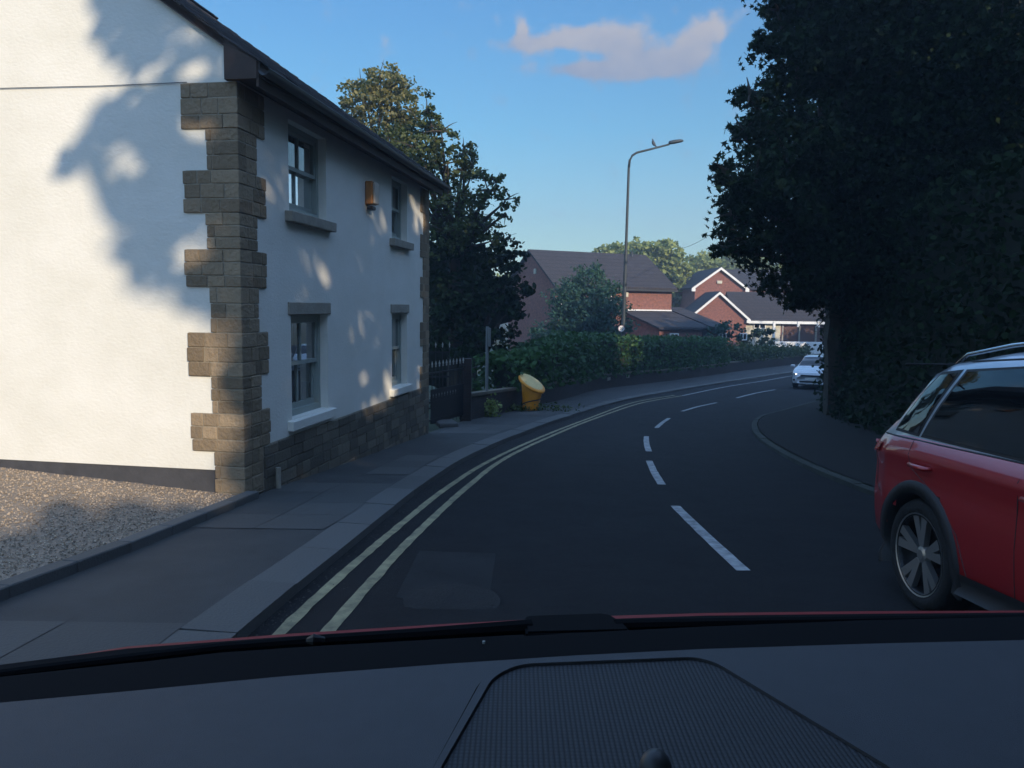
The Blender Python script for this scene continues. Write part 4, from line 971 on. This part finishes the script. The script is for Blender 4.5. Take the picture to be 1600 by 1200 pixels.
# 20 sign
sc=lw(971,513.5,34.1); sgn=empty('speed_sign',p+sc,'round white 20 speed limit sign on the lamp column','sign')
bm=bmesh.new(); lathe(bm,[(.001,-.012),(.150,-.012),(.150,.01),(.001,.01)],(0,0,0),(0,1,0),28); obj('plate',bm,M['signface'],sgn)
bm=bmesh.new(); lathe(bm,[(.128,-.016),(.148,-.016)],(0,0,0),(0,1,0),28); obj('rim',bm,M['signred'],sgn)
tx_=bpy.data.curves.new('numeral','FONT'); tx_.body='20'; tx_.size=.17; tx_.extrude=.001; tx_.align_x='CENTER'; tx_.align_y='CENTER'; to=bpy.data.objects.new('numeral_tmp',tx_); COL.objects.link(to)
bpy.context.view_layer.update(); dg=bpy.context.evaluated_depsgraph_get(); me=bpy.data.meshes.new_from_object(to.evaluated_get(dg)); bpy.data.objects.remove(to)
no=link('numeral',me,M['black'],sgn); no.rotation_euler=(math.pi/2,0,0); no.location=(0,-.018,0)
# pigeon
pp=lw(1019.5,228.5)+p; pg=empty('pigeon',pp,'grey pigeon perched on the arm of the street lamp','bird')
bm=bmesh.new(); 
secs=[((-.02,0,.31),.02),((0,0,.285),.034),((.015,0,.25),.03),((.01,0,.2),.06),((.035,0,.13),.075),((.08,0,.07),.06),((.13,0,.02),.03),((.19,0,-.03),.022)]
tube(bm,[s[0] for s in secs],[s[1] for s in secs],10); tube(bm,[(-.02,0,.295),(-.055,0,.29)],[.010,.003],6)
for y in (-.02,.02): tube(bm,[(.04,y,.08),(.04,y,0.02)],.008,5)
obj('body',bm,M['pigeon'],pg,True)
# thin overhead wire
a_=at(1065,388,80); b_=at(1190,300,40); bm=bmesh.new(); pts=[a_.lerp(b_,t)-Vector((0,0,1.0*4*t*(1-t)*.5)) for t in [i/10 for i in range(11)]]; tube(bm,pts,.018,4)
tag(obj('overhead_wire',bm,M['metalgrey']),'thin overhead wire slanting up towards the maple','wire')
# ================================================================ CARS
def interp(tab,x):
    if x<=tab[0][0]: return tab[0][1]
    for a,b in zip(tab[:-1],tab[1:]):
        if x<=b[0]:
            t=(x-a[0])/(b[0]-a[0]); t=t*t*(3-2*t)*.35+t*.65; return a[1]+(b[1]-a[1])*t
    return tab[-1][1]
class Car:
    def __init__(s,L,W_,zr,zb,wt,wp,zf,axles,wr,shoulder=.10):
        s.L=L;s.W=W_;s.zr=zr;s.zb=zb;s.wt=wt;s.wp=wp;s.zf=zf;s.ax=axles;s.wr=wr;s.sh=shoulder
    def ring(s,x):
        Wd=s.W*interp(s.wp,x); zr=interp(s.zr,x); zb=min(interp(s.zb,x),zr-.05); zf=interp(s.zf,x); wt=interp(s.wt,x)
        sh=s.sh; zc=zb-sh
        side=[(.84,0),(.955,.05),(.985,.16),(.995,.32),(1.0,.52),(.99,.72),(.982,.86),(.992,.95),(.996,1.0)]
        pts=[(0,zf)]+[(Wd*a,zf+(zc-zf)*b) for a,b in side]+[(Wd*.975,zc+sh*.35),(Wd*.945,zc+sh*.8),(Wd*.925,zb)]
        x1=Wd*.925; top=zr-.075*min(1,(zr-zb)/.3)
        x2=Wd*wt
        for k in (1,2,3,4): t=k/4; pts.append((x1+(x2-x1)*t-.0+.02*math.sin(t*math.pi),zb+(top-zb)*t))
        pts+=[(x2-.035,top+(zr-top)*.6),(x2-.10,zr-.012),(x2*.5,zr),(0,zr+.006)]
        return pts
    def half(s,x,z):
        r=s.ring(x)
        for a,b in zip(r[2:-1],r[3:]):
            if a[1]<=z<=b[1] and b[1]>a[1]: t=(z-a[1])/(b[1]-a[1]); return a[0]+(b[0]-a[0])*t
        return r[5][0]
    def build(s,t,paint,glassf=None,dx=.03,roofm=None):
        xs=[]; x=-s.L/2
        while x<s.L/2: xs.append(x); e=min(x+s.L/2,s.L/2-x); x+=dx*(.35 if e<.15 else 1)
        xs.append(s.L/2); vs=[];nr=len(s.ring(0)); body=[];glass=[];roofl=[]
        for x in xs:
            r=s.ring(x); 
            for (y,z) in r: vs.append((x,y,z))
            for (y,z) in r: vs.append((x,-y,z))
        for i in range(len(xs)-1):
            for k in range(nr-1):
                for sd_ in (0,1):
                    a=i*2*nr+sd_*nr+k; b=a+1; c=a+2*nr+1; d=a+2*nr
                    f=(a,b,c,d) if sd_ else (a,d,c,b)
                    cx_=(xs[i]+xs[i+1])/2; cz=(vs[a][2]+vs[b][2]+vs[c][2]+vs[d][2])/4; cy=abs(vs[a][1]+vs[b][1]+vs[c][1]+vs[d][1])/4
                    if cy>s.W*.5 and any((cx_-q)**2+(cz-s.wr)**2<(s.wr+.065)**2 for q in s.ax) and cz<s.zb[1][1]: continue
                    (glass if glassf and glassf(cx_,k,nr) else roofl if (roofm and k>=12 and -1.97<cx_<1.25) else body).append(f)
        for i in (0,len(xs)-1):
            a=i*2*nr; l=[a+k for k in range(nr)]+[a+nr+k for k in range(nr-1,-1,-1)]; body.append(tuple(l if i else l[::-1]))
        me_o=pyobj('body',vs,body,paint,t,True)
        if roofl: pyobj('roof',vs,roofl,roofm,t,True)
        if glass: pyobj('window_glass',vs,glass,M['glass'],t,True)
        # arch liners & cladding
        for q in s.ax:
            for sg in (1,-1):
                bm=bmesh.new(); n=26; R0=s.wr+.035; R1=s.wr+.115; prev=None
                for i in range(n+1):
                    an=-.35+(math.pi+.70)*i/n; c,s_=math.cos(an),math.sin(an)
                    def pt(R,o_): 
                        X_,Z_=q+c*R,s.wr+s_*R; return (X_,sg*(s.half(X_,max(Z_,.26))+o_),Z_)
                    cur=[bm.verts.new((q+c*R0,sg*(s.W*.55),s.wr+s_*R0)),bm.verts.new((q+c*R0,pt(R0,.012)[1],s.wr+s_*R0)),bm.verts.new(pt(R1-.01,.014)),bm.verts.new(pt(R1,-.004))]
                    if prev:
                        for k in range(3): bm.faces.new((prev[k],cur[k],cur[k+1],prev[k+1]))
                    prev=cur
                obj('wheel_arch',bm,M['black'],t,True)
                s.wheel(t,q,sg)
        return me_o
    def patch(s,t,c4,m,name,sg=1,o_=.004,n=14,bow=(0,0)):
        """c4: corners (x,z) BL,BR,TR,TL"""
        vs=[];fs=[]
        for j in range(n+1):
            for i in range(n+1):
                a,b=i/n,j/n
                x=(c4[0][0]*(1-a)+c4[1][0]*a)*(1-b)+(c4[3][0]*(1-a)+c4[2][0]*a)*b; z=(c4[0][1]*(1-a)+c4[1][1]*a)*(1-b)+(c4[3][1]*(1-a)+c4[2][1]*a)*b
                x+=bow[0]*4*b*(1-b)*(1-a); z+=bow[1]*4*a*(1-a)*b
                vs.append((x,sg*(s.half(x,z)+o_),z))
        for j in range(n):
            for i in range(n): q=j*(n+1)+i; fs.append((q,q+1,q+n+2,q+n+1))
        return pyobj(name,vs,fs,m,t,True)
    def seam(s,t,pts,sg=1,w=.006,parent=None,m=None,name='door_seam'):
        bm=bmesh.new(); P=[]
        for a,b in zip(pts[:-1],pts[1:]):
            for k in range(8): P.append((a[0]+(b[0]-a[0])*k/8,a[1]+(b[1]-a[1])*k/8))
        P.append(pts[-1]); tube(bm,[(x,sg*(s.half(x,z)+.0),z) for x,z in P],w/2,5); return obj(name,bm,m or M['black'],parent or t)
    def wheel(s,t,x,sg):
        yo_=s.W-.035; c=(x,0,s.wr); wr=s.wr; rr=wr*.735
        bm=bmesh.new(); lathe(bm,[(rr-.01,yo_-.02),(rr+.005,yo_),(wr-.05,yo_+.012),(wr-.015,yo_),(wr,yo_-.03),(wr,yo_-.18),(wr-.02,yo_-.2),(rr,yo_-.2)],(x,0,wr),(0,sg,0),40); w_=obj('wheel',bm,M['tyre'],t,True)
        bm=bmesh.new(); lathe(bm,[(rr+.004,yo_-.002),(rr-.012,yo_+.002),(rr-.02,yo_-.03),(rr-.03,yo_-.12),(.001,yo_-.12)],(x,0,wr),(0,sg,0),40); rim=obj('rim',bm,M['alloydark'],w_,True)
        bm=bmesh.new()
        for k in range(5):
            an=2*math.pi*k/5+.3
            for dd in (-.17,.17):
                a0=an+dd*.35; a1=an+dd*1.15; hw0,hw1=.018,.030
                def P(r_,a_,o2,dy): return (x+math.cos(a_)*r_-math.sin(a_)*o2,sg*(yo_+dy),wr+math.sin(a_)*r_+math.cos(a_)*o2)
                q=[P(.05,a0,-hw0,-.018),P(rr-.012,a1,-hw1,-.004),P(rr-.012,a1,hw1,-.004),P(.05,a0,hw0,-.018)]
                q2=[(p_[0],p_[1]-sg*.035,p_[2]) for p_ in q]
                A_=[bm.verts.new(p_) for p_ in q]; B_=[bm.verts.new(p_) for p_ in q2]; bm.faces.new(A_); bm.faces.new(B_[::-1])
                for i in range(4): bm.faces.new((A_[i],B_[i],B_[(i+1)%4],A_[(i+1)%4]))
        lathe(bm,[(.001,yo_-.012),(.03,yo_-.012),(.05,yo_-.02),(.06,yo_-.05)],(x,0,wr),(0,sg,0),20)
        lathe(bm,[(rr-.014,yo_-.004),(rr+.004,yo_+.004),(rr+.004,yo_-.004)],(x,0,wr),(0,sg,0),40)
        obj('spokes',bm,M['alloy'],w_)
        return w_
# --- red car (tail towards +Y). local x = forward
rc=Car(4.2,.885,
 zr=[(-2.1,.80),(-2.05,.98),(-1.99,1.07),(-1.86,1.24),(-1.73,1.38),(-1.58,1.475),(-1.38,1.535),(-.9,1.585),(0,1.60),(.45,1.57),(.8,1.40),(1.25,1.12),(1.4,1.06),(1.9,.98),(2.06,.85),(2.1,.70)],
 zb=[(-2.1,1.02),(-1.6,1.05),(0,.99),(1.2,.97),(2.1,.95)],
 wt=[(-2.1,.88),(-2.0,.82),(-1.8,.76),(0,.74),(.6,.74),(1.3,.86),(2.1,.88)],
 wp=[(-2.1,.78),(-2.05,.87),(-1.95,.935),(-1.75,.98),(-1.4,1.0),(1.4,1.0),(1.8,.96),(2.0,.88),(2.1,.76)],
 zf=[(-2.1,.42),(-1.9,.30),(-1.6,.22),(1.6,.22),(1.95,.26),(2.1,.36)],axles=(-1.36,1.14),wr=.34)
def place(t,x,y,head):  # head: heading unit angle, pitch along slope
    slope=math.atan2(G(y+1)-G(y-1),2)
    fwd=Vector((math.sin(head),math.cos(head),0)); fwd.z=math.tan(slope)*fwd.y; fwd.normalize()
    left=Vector((0,0,1)).cross(fwd).normalized(); up=fwd.cross(left)
    t.matrix_world=Matrix(((fwd.x,left.x,up.x,x),(fwd.y,left.y,up.y,y),(fwd.z,left.z,up.z,G(y)+.006),(0,0,0,1)))
red=empty('red_car',(3.4,3.1,0),'red sport utility car passing on the right with its rear wheel showing','car')
place(red,3.39,3.22,math.pi-.03)
def rg(x,k,nr): return False
rc.build(red,M['redpaint'],lambda x,k,nr:(.5<x<1.22 and k>=nr-4) or (-1.95<x<-1.75 and k>=nr-3),roofm=M['silverpaint'])
for sg in (1,-1):
    # right side of the car is local -y when left is +y
    rc.patch(red,[(-1.76,1.070),(-1.44,1.055),(-1.24,1.475),(-1.50,1.455)],M['black'],'window_surround',sg,.002,bow=(-.03,.0))
    rc.patch(red,[(-1.73,1.088),(-1.46,1.073),(-1.28,1.455),(-1.485,1.437)],M['glass'],'quarter_window',sg,.005,bow=(-.03,.0))
    rc.patch(red,[(-1.42,1.055),(-.42,1.010),(-.42,1.505),(-1.21,1.475)],M['black'],'window_surround',sg,.002)
    dw=rc.patch(red,[(-1.39,1.072),(-.50,1.030),(-.50,1.49),(-1.19,1.46)],M['glass'],'door_window',sg,.005)
    rc.patch(red,[(-.41,1.010),(.72,.985),(.42,1.46),(-.41,1.505)],M['black'],'window_surround',sg,.002)
    rc.patch(red,[(-.36,1.03),(.62,1.0),(.36,1.44),(-.36,1.485)],M['glass'],'door_window',sg,.005)
    rc.seam(red,[(-.46,.34),(-.46,1.0)],sg); rc.seam(red,[(.68,.34),(.72,.97)],sg)
    rc.seam(red,[(-1.47,1.04),(-1.42,.86),(-1.12,.72),(-.93,.55),(-.85,.34)],sg)
    rc.seam(red,[(-1.94,.93),(-1.9,.70),(-1.83,.66)],sg)
    rc.seam(red,[(-1.93,1.04),(-1.5,1.035),(.72,.975)],sg,.012,m=M['black'],name='window_trim')
    rc.seam(red,[(-1.5,1.505),(-1.2,1.522),(-.4,1.54),(.3,1.50)],sg,.012,m=M['black'],name='window_trim')
    for hx,hz in ((-1.30,.885),(-.30,.845)):
        bm=bmesh.new(); y=rc.half(hx,hz); tube(bm,[(hx-.10,sg*(y-.004),hz),(hx-.085,sg*(y+.03),hz+.004),(hx,sg*(y+.038),hz),(hx+.085,sg*(y+.03),hz-.004),(hx+.10,sg*(y-.004),hz)],[.012,.015,.016,.015,.012],8); obj('door_handle',bm,M['redpaint'],red,True)
    # lower cladding
    vs=[];fs=[];n=40
    for i in range(n+1):
        x=-.93+(1.68)*i/n; 
        for z in (.23,.27,.31,.345): vs.append((x,sg*(rc.half(x,max(z,.235))+.008),z))
    for i in range(n):
        for k in range(3): fs.append((i*4+k,i*4+k+1,(i+1)*4+k+1,(i+1)*4+k))
    pyobj('sill_cladding',vs,fs,M['black'],red,True)
    rc.patch(red,[(-2.06,.905),(-1.86,.925),(-1.86,.985),(-2.06,.985)],M['redlens'],'rear_light',sg,.012,8)
    bm=bmesh.new(); pts=[]
    for k in range(16):
        x=-1.50+1.95*k/15; r=rc.ring(x); pts.append((x,sg*(r[-3][0]-.01),r[-3][1]+(.012 if k in(0,15) else .045)))
    tube(bm,pts,.014,8); obj('roof_rail',bm,M['chrome'],red,True)
    bm=bmesh.new(); box(bm,(.55,sg*1.0,1.02),(.12,.2,.14),None,.03); obj('door_mirror',bm,M['redpaint'],red)
bm=bmesh.new(); 
for sg in (1,): box(bm,(-2.09,0,.45),(.06,1.3,.22),None,.03)
obj('bumper',bm,M['black'],red)
bm=bmesh.new(); box(bm,(-2.085,0,.86),(.05,.5,.12),None,.01); obj('number_plate',bm,M['binlid'],red)
# --- white car
wc=Car(4.35,.89,
 zr=[(-2.17,.75),(-2.1,.98),(-1.9,1.15),(-1.6,1.36),(-1.2,1.46),(-.3,1.50),(.2,1.46),(.6,1.28),(1.05,1.02),(1.2,.97),(1.75,.86),(2.05,.74),(2.17,.58)],
 zb=[(-2.17,.95),(-1,.93),(.8,.90),(1.3,.90),(2.17,.80)],
 wt=[(-2.1,.8),(-1,.70),(.3,.68),(1.1,.84),(2.17,.8)],
 wp=[(-2.17,.78),(-2,.92),(-1.6,1),(1.5,1),(1.9,.93),(2.08,.82),(2.17,.68)],
 zf=[(-2.17,.35),(-1.6,.2),(1.6,.2),(2.0,.22),(2.17,.26)],axles=(-1.3,1.32),wr=.32,shoulder=.08)
wcar=empty('white_car',(13.9,34.9,0),'white hatchback with a lit headlamp coming round the bend','car')
place(wcar,14.35,36.0,math.pi+.50)
wc.build(wcar,M['whitepaint'],lambda x,k,nr:(.28<x<1.06 and k>=nr-4) or (-1.55<x<.55 and nr-9<k<nr-5 and not -.45<x<-.35))
for sg in (1,-1):
    bm=bmesh.new(); box(bm,(2.0,sg*.60,.66),(.16,.34,.11),Matrix.Rotation(-sg*.35,3,'Z'),.03); hlm=obj('headlight',bm,M['chrome'],wcar)
    bm=bmesh.new(); box(bm,(2.075,sg*.64,.66),(.05,.13,.08),Matrix.Rotation(-sg*.35,3,'Z'),.02); obj('bulb',bm,M['lamp_on'] if sg<0 else M['white'],hlm)
    bm=bmesh.new(); box(bm,(2.06,sg*.66,.40),(.10,.22,.09),Matrix.Rotation(-sg*.4,3,'Z'),.02); obj('fog_recess',bm,M['black'],wcar)
    bm=bmesh.new(); box(bm,(.75,sg*1.0,.98),(.11,.2,.13),None,.04); obj('door_mirror',bm,M['whitepaint'],wcar)
bm=bmesh.new(); box(bm,(2.16,0,.60),(.04,.9,.09),None,.02); obj('grille',bm,M['black'],wcar)
bm=bmesh.new(); box(bm,(2.16,0,.34),(.05,1.0,.12),None,.03); obj('lower_grille',bm,M['black'],wcar)
bm=bmesh.new(); box(bm,(2.185,0,.46),(.02,.5,.11),None,.005); obj('number_plate',bm,M['white'],wcar)
# ================================================================ OWN CAR (camera looks out over its dashboard)
car=empty('car_interior',(0,.4,0.3),'dark dashboard, wiper and red bonnet edge of the car we look out from','car')
co_=Vector(car.location)
def pl(px,py,z):   # point where the pixel ray meets the horizontal plane z (metres)
    r=ray(px,py); t=(z-CAMZ)/r.z; return CP+r*t-co_
DZ=1.08
def poly3(name,pts,m,parent=car,thick=.01):
    bm=bmesh.new(); f=bm.faces.new([bm.verts.new(p) for p in pts]); 
    r=bmesh.ops.extrude_face_region(bm,geom=[f]); 
    for v in r['geom']:
        if isinstance(v,bmesh.types.BMVert): v.co.z-=thick
    return obj(name,bm,m,parent)
# dash top: grid from far edge to near, gently curved
edge=[(-500,1128),(-100,1108),(0,1098),(200,1080),(450,1056),(700,1037),(900,1024),(1100,1014),(1350,1006),(1600,1000),(2100,992)]
vs=[];fs=[]
for (x,y) in edge:
    a=pl(x,y,DZ)
    for k in range(13):
        t=k/12; q=a+Vector((0,-.62*t,0)); q.z+= - .10*max(0,t-.55)**2*4; vs.append(q)
for i in range(len(edge)-1):
    for k in range(12): q=i*13+k; fs.append((q,q+1,q+14,q+13))
dash=pyobj('dashboard',vs,fs,M['dash'],car,True)
# speaker grille
def rounded(P,r=.02,n=6):
    out=[]
    for i in range(len(P)):
        a,b,c=P[i-1],P[i],P[(i+1)%len(P)]; u=(a-b); v=(c-b); rr=min(r,u.length*.45,v.length*.45); p0=b+u.normalized()*rr; p1=b+v.normalized()*rr
        for k in range(n+1): t=k/n; out.append((p0*(1-t)**2+b*2*t*(1-t)+p1*t*t))
    return out
gpoly=[(670,1240),(772,1062),(812,1042),(1085,1031),(1118,1040),(1440,1235)]
P0=[pl(x,y,DZ+.004) for x,y in gpoly]; Pr=rounded(P0,.035)
cen=sum(Pr,Vector())/len(Pr)
gm=bpy.data.materials.new('speaker_mesh'); gm.use_nodes=True; t=gm.node_tree; b=t.nodes['Principled BSDF']; b.inputs['Roughness'].default_value=.7
tcn=N(t,'ShaderNodeTexCoord'); s_=N(t,'ShaderNodeSeparateXYZ'); t.links.new(tcn.outputs['Object'],s_.inputs[0])
def wavef(o_,f_): return mth(t,'SINE',mth(t,'MULTIPLY',o_,f_))
wv=mth(t,'MULTIPLY',mth(t,'ABSOLUTE',wavef(s_.outputs[0],700.)),mth(t,'ADD',.55,mth(t,'MULTIPLY',mth(t,'ABSOLUTE',wavef(s_.outputs[1],600.)),.45)))
cr=N(t,'ShaderNodeValToRGB'); cr.color_ramp.elements[0].color=(.006,.006,.007,1); cr.color_ramp.elements[1].color=(.026,.026,.030,1); cr.color_ramp.elements[0].position=.15; cr.color_ramp.elements[1].position=.8; t.links.new(wv,cr.inputs[0]); t.links.new(cr.outputs[0],b.inputs['Base Color'])
bpn=N(t,'ShaderNodeBump'); bpn.inputs['Strength'].default_value=.6; bpn.inputs['Distance'].default_value=.001; t.links.new(wv,bpn.inputs['Height']); t.links.new(bpn.outputs[0],b.inputs['Normal'])
poly3('speaker_grille',Pr,gm,dash,.006)
def ringp(name,r0,r1,dz,m):
    bm=bmesh.new(); A=[];B=[]
    for p_ in Pr:
        d_=(p_-cen); d_.z=0; u=d_.normalized(); A.append(bm.verts.new(p_+u*r0+Vector((0,0,dz)))); B.append(bm.verts.new(p_+u*r1+Vector((0,0,dz))))
    n=len(A)
    for i in range(n): bm.faces.new((A[i],A[(i+1)%n],B[(i+1)%n],B[i]))
    r=bmesh.ops.extrude_face_region(bm,geom=bm.faces[:])
    for v in r['geom']:
        if isinstance(v,bmesh.types.BMVert): v.co.z-=.006
    return obj(name,bm,m,dash)
ringp('grille_rim',.0015,.010,.003,M['dash']); ringp('grille_gap',.010,.0135,-.0015,M['black2'])
bm=bmesh.new(); c=pl(1024,1206,DZ+.02); 
lathe(bm,[(.013,-.02),(.013,.0),(.0125,.006),(.0105,.0115),(.007,.0155),(.003,.0175),(.0003,.018)],c,(0,0,1),24); obj('light_sensor',bm,M['gutter'],dash,True)
# black seal band at the windscreen base, cowl beyond
def band(name,lo,hi,zlo,zhi,m,parent=car):
    vs=[];fs=[]
    for (x,y),(x2,y2) in zip(lo,hi):
        vs+= [pl(x,y,zlo),pl(x2,y2,zhi)]
    for i in range(len(lo)-1): fs.append((2*i,2*i+1,2*i+3,2*i+2))
    o=pyobj(name,vs,fs,m,parent)
    sm=o.modifiers.new('s','SOLIDIFY'); sm.thickness=.006; sm.offset=-1
    return o
lo=[(x,y+26) for x,y in edge]
hi=[(-500,1090),(-100,1076),(0,1066),(200,1044),(450,1022),(700,1008),(900,996),(1100,986),(1350,976),(1600,970),(2100,962)]
band('windscreen_seal',lo,hi,DZ-.03,DZ-.03,M['black2'])
lo2=[(x,y+30) for x,y in hi]; hi2=[(-500,1070),(-100,1056),(0,1046),(200,1020),(450,1001),(700,985),(900,975),(1100,968),(1350,965),(1600,963),(2100,958)]
band('cowl',lo2,hi2,DZ-.075,DZ-.075,M['black2'])
lo3=[(x,y+10) for x,y in hi2]; hi3=[(-500,1075),(-100,1060),(0,1050),(200,1017),(450,997),(700,981),(900,970),(1100,964),(1350,961),(1600,960),(2100,955)]
bon=band('bonnet',lo3,hi3,DZ-.085,DZ-.09,M['bonnet'])
# rest of the bonnet falls away ahead, below the line of sight
vs=[];fs=[]
for i,(x,y) in enumerate(hi3):
    a=pl(x,y+1,DZ-.091); 
    for k in range(7):
        t=k/6; dd=t*.75; vs.append(a+Vector((a.x*.0,dd,-dd*.50-.22*t*t)))
for i in range(len(hi3)-1):
    for k in range(6): q=i*7+k; fs.append((q,q+1,q+8,q+7))
pyobj('bonnet_front',vs,fs,M['bonnet'],bon,True)
# wiper: arm along the cowl with raised pivot cap
bm=bmesh.new()
wp_=[pl(x,y,DZ-.03) for x,y in ((822,988),(818,964),(826,961),(940,957),(955,960),(975,972),(985,984))]
f=bm.faces.new([bm.verts.new(p_) for p_ in wp_]); r=bmesh.ops.extrude_face_region(bm,geom=[f])
for v in r['geom']:
    if isinstance(v,bmesh.types.BMVert): v.co.z-=.06
bmesh.ops.bevel(bm,geom=list(bm.edges),offset=.003,segments=2,affect='EDGES')
wi_=obj('wiper',bm,M['black2'],car)
bm=bmesh.new(); tube(bm,[pl(x,y,DZ-.035) for x,y in ((-60,1060),(60,1046),(190,1030),(345,1012),(490,1001),(650,991),(830,979))],[.004,.006,.006,.006,.007,.008,.010],8); obj('wiper_blade',bm,M['black2'],wi_)
bm=bmesh.new(); tube(bm,[pl(x,y,DZ-.035) for x,y in ((960,977),(1150,973),(1400,969),(1700,964))],[.008,.007,.006,.005],8); obj('wiper_blade',bm,M['black2'],wi_)
bm=bmesh.new(); tube(bm,[pl(482,1001,DZ-.028),pl(490,999,DZ-.024),pl(506,1000,DZ-.028)],[.004,.007,.004],8); obj('washer_jet',bm,M['black'],car)
bm=bmesh.new(); c=pl(756,1003,DZ-.02); lathe(bm,[(.0002,.0015),(.0018,.001),(.0018,-.002)],c,(0,0,1),10); obj('screw_cap',bm,M['silver'],car)
# roof panel of our own car, over and behind the camera
bm=bmesh.new(); box(bm,(0.2,-1.25,1.86-.3-.02),(1.6,2.5,.04),Matrix.Rotation(-.0,3,'X'),.015); rfp=obj('roof_panel',bm,M['redpaint'],car)
bm=bmesh.new(); box(bm,(0.2,-1.25,1.86-.3-.055),(1.5,2.4,.02)); obj('headlining',bm,M['dash'],rfp)
for sx in (-.62,1.02):
    bm=bmesh.new(); box(bm,(sx,-1.2,.32),(.05,2.3,.7),None,.02); obj('door_panel',bm,M['redpaint'],car)

# haze: closed box of added thin air, imitating the windscreen veil
bm=bmesh.new(); box(bm,(0,60,20),(900,760,66)); hz=obj('haze',bm,None); hz['kind']='stuff'; hz['label']='thin blue haze added to stand in for the windscreen veil'
hm=bpy.data.materials.new('haze_veil'); hm.use_nodes=True; t=hm.node_tree; t.nodes.clear(); pv=N(t,'ShaderNodeVolumePrincipled'); pv.inputs['Density'].default_value=.0022; pv.inputs['Color'].default_value=(.72,.84,1,1); pv.inputs['Anisotropy'].default_value=.2
o=N(t,'ShaderNodeOutputMaterial'); t.links.new(pv.outputs[0],o.inputs['Volume']); hz.data.materials.append(hm)
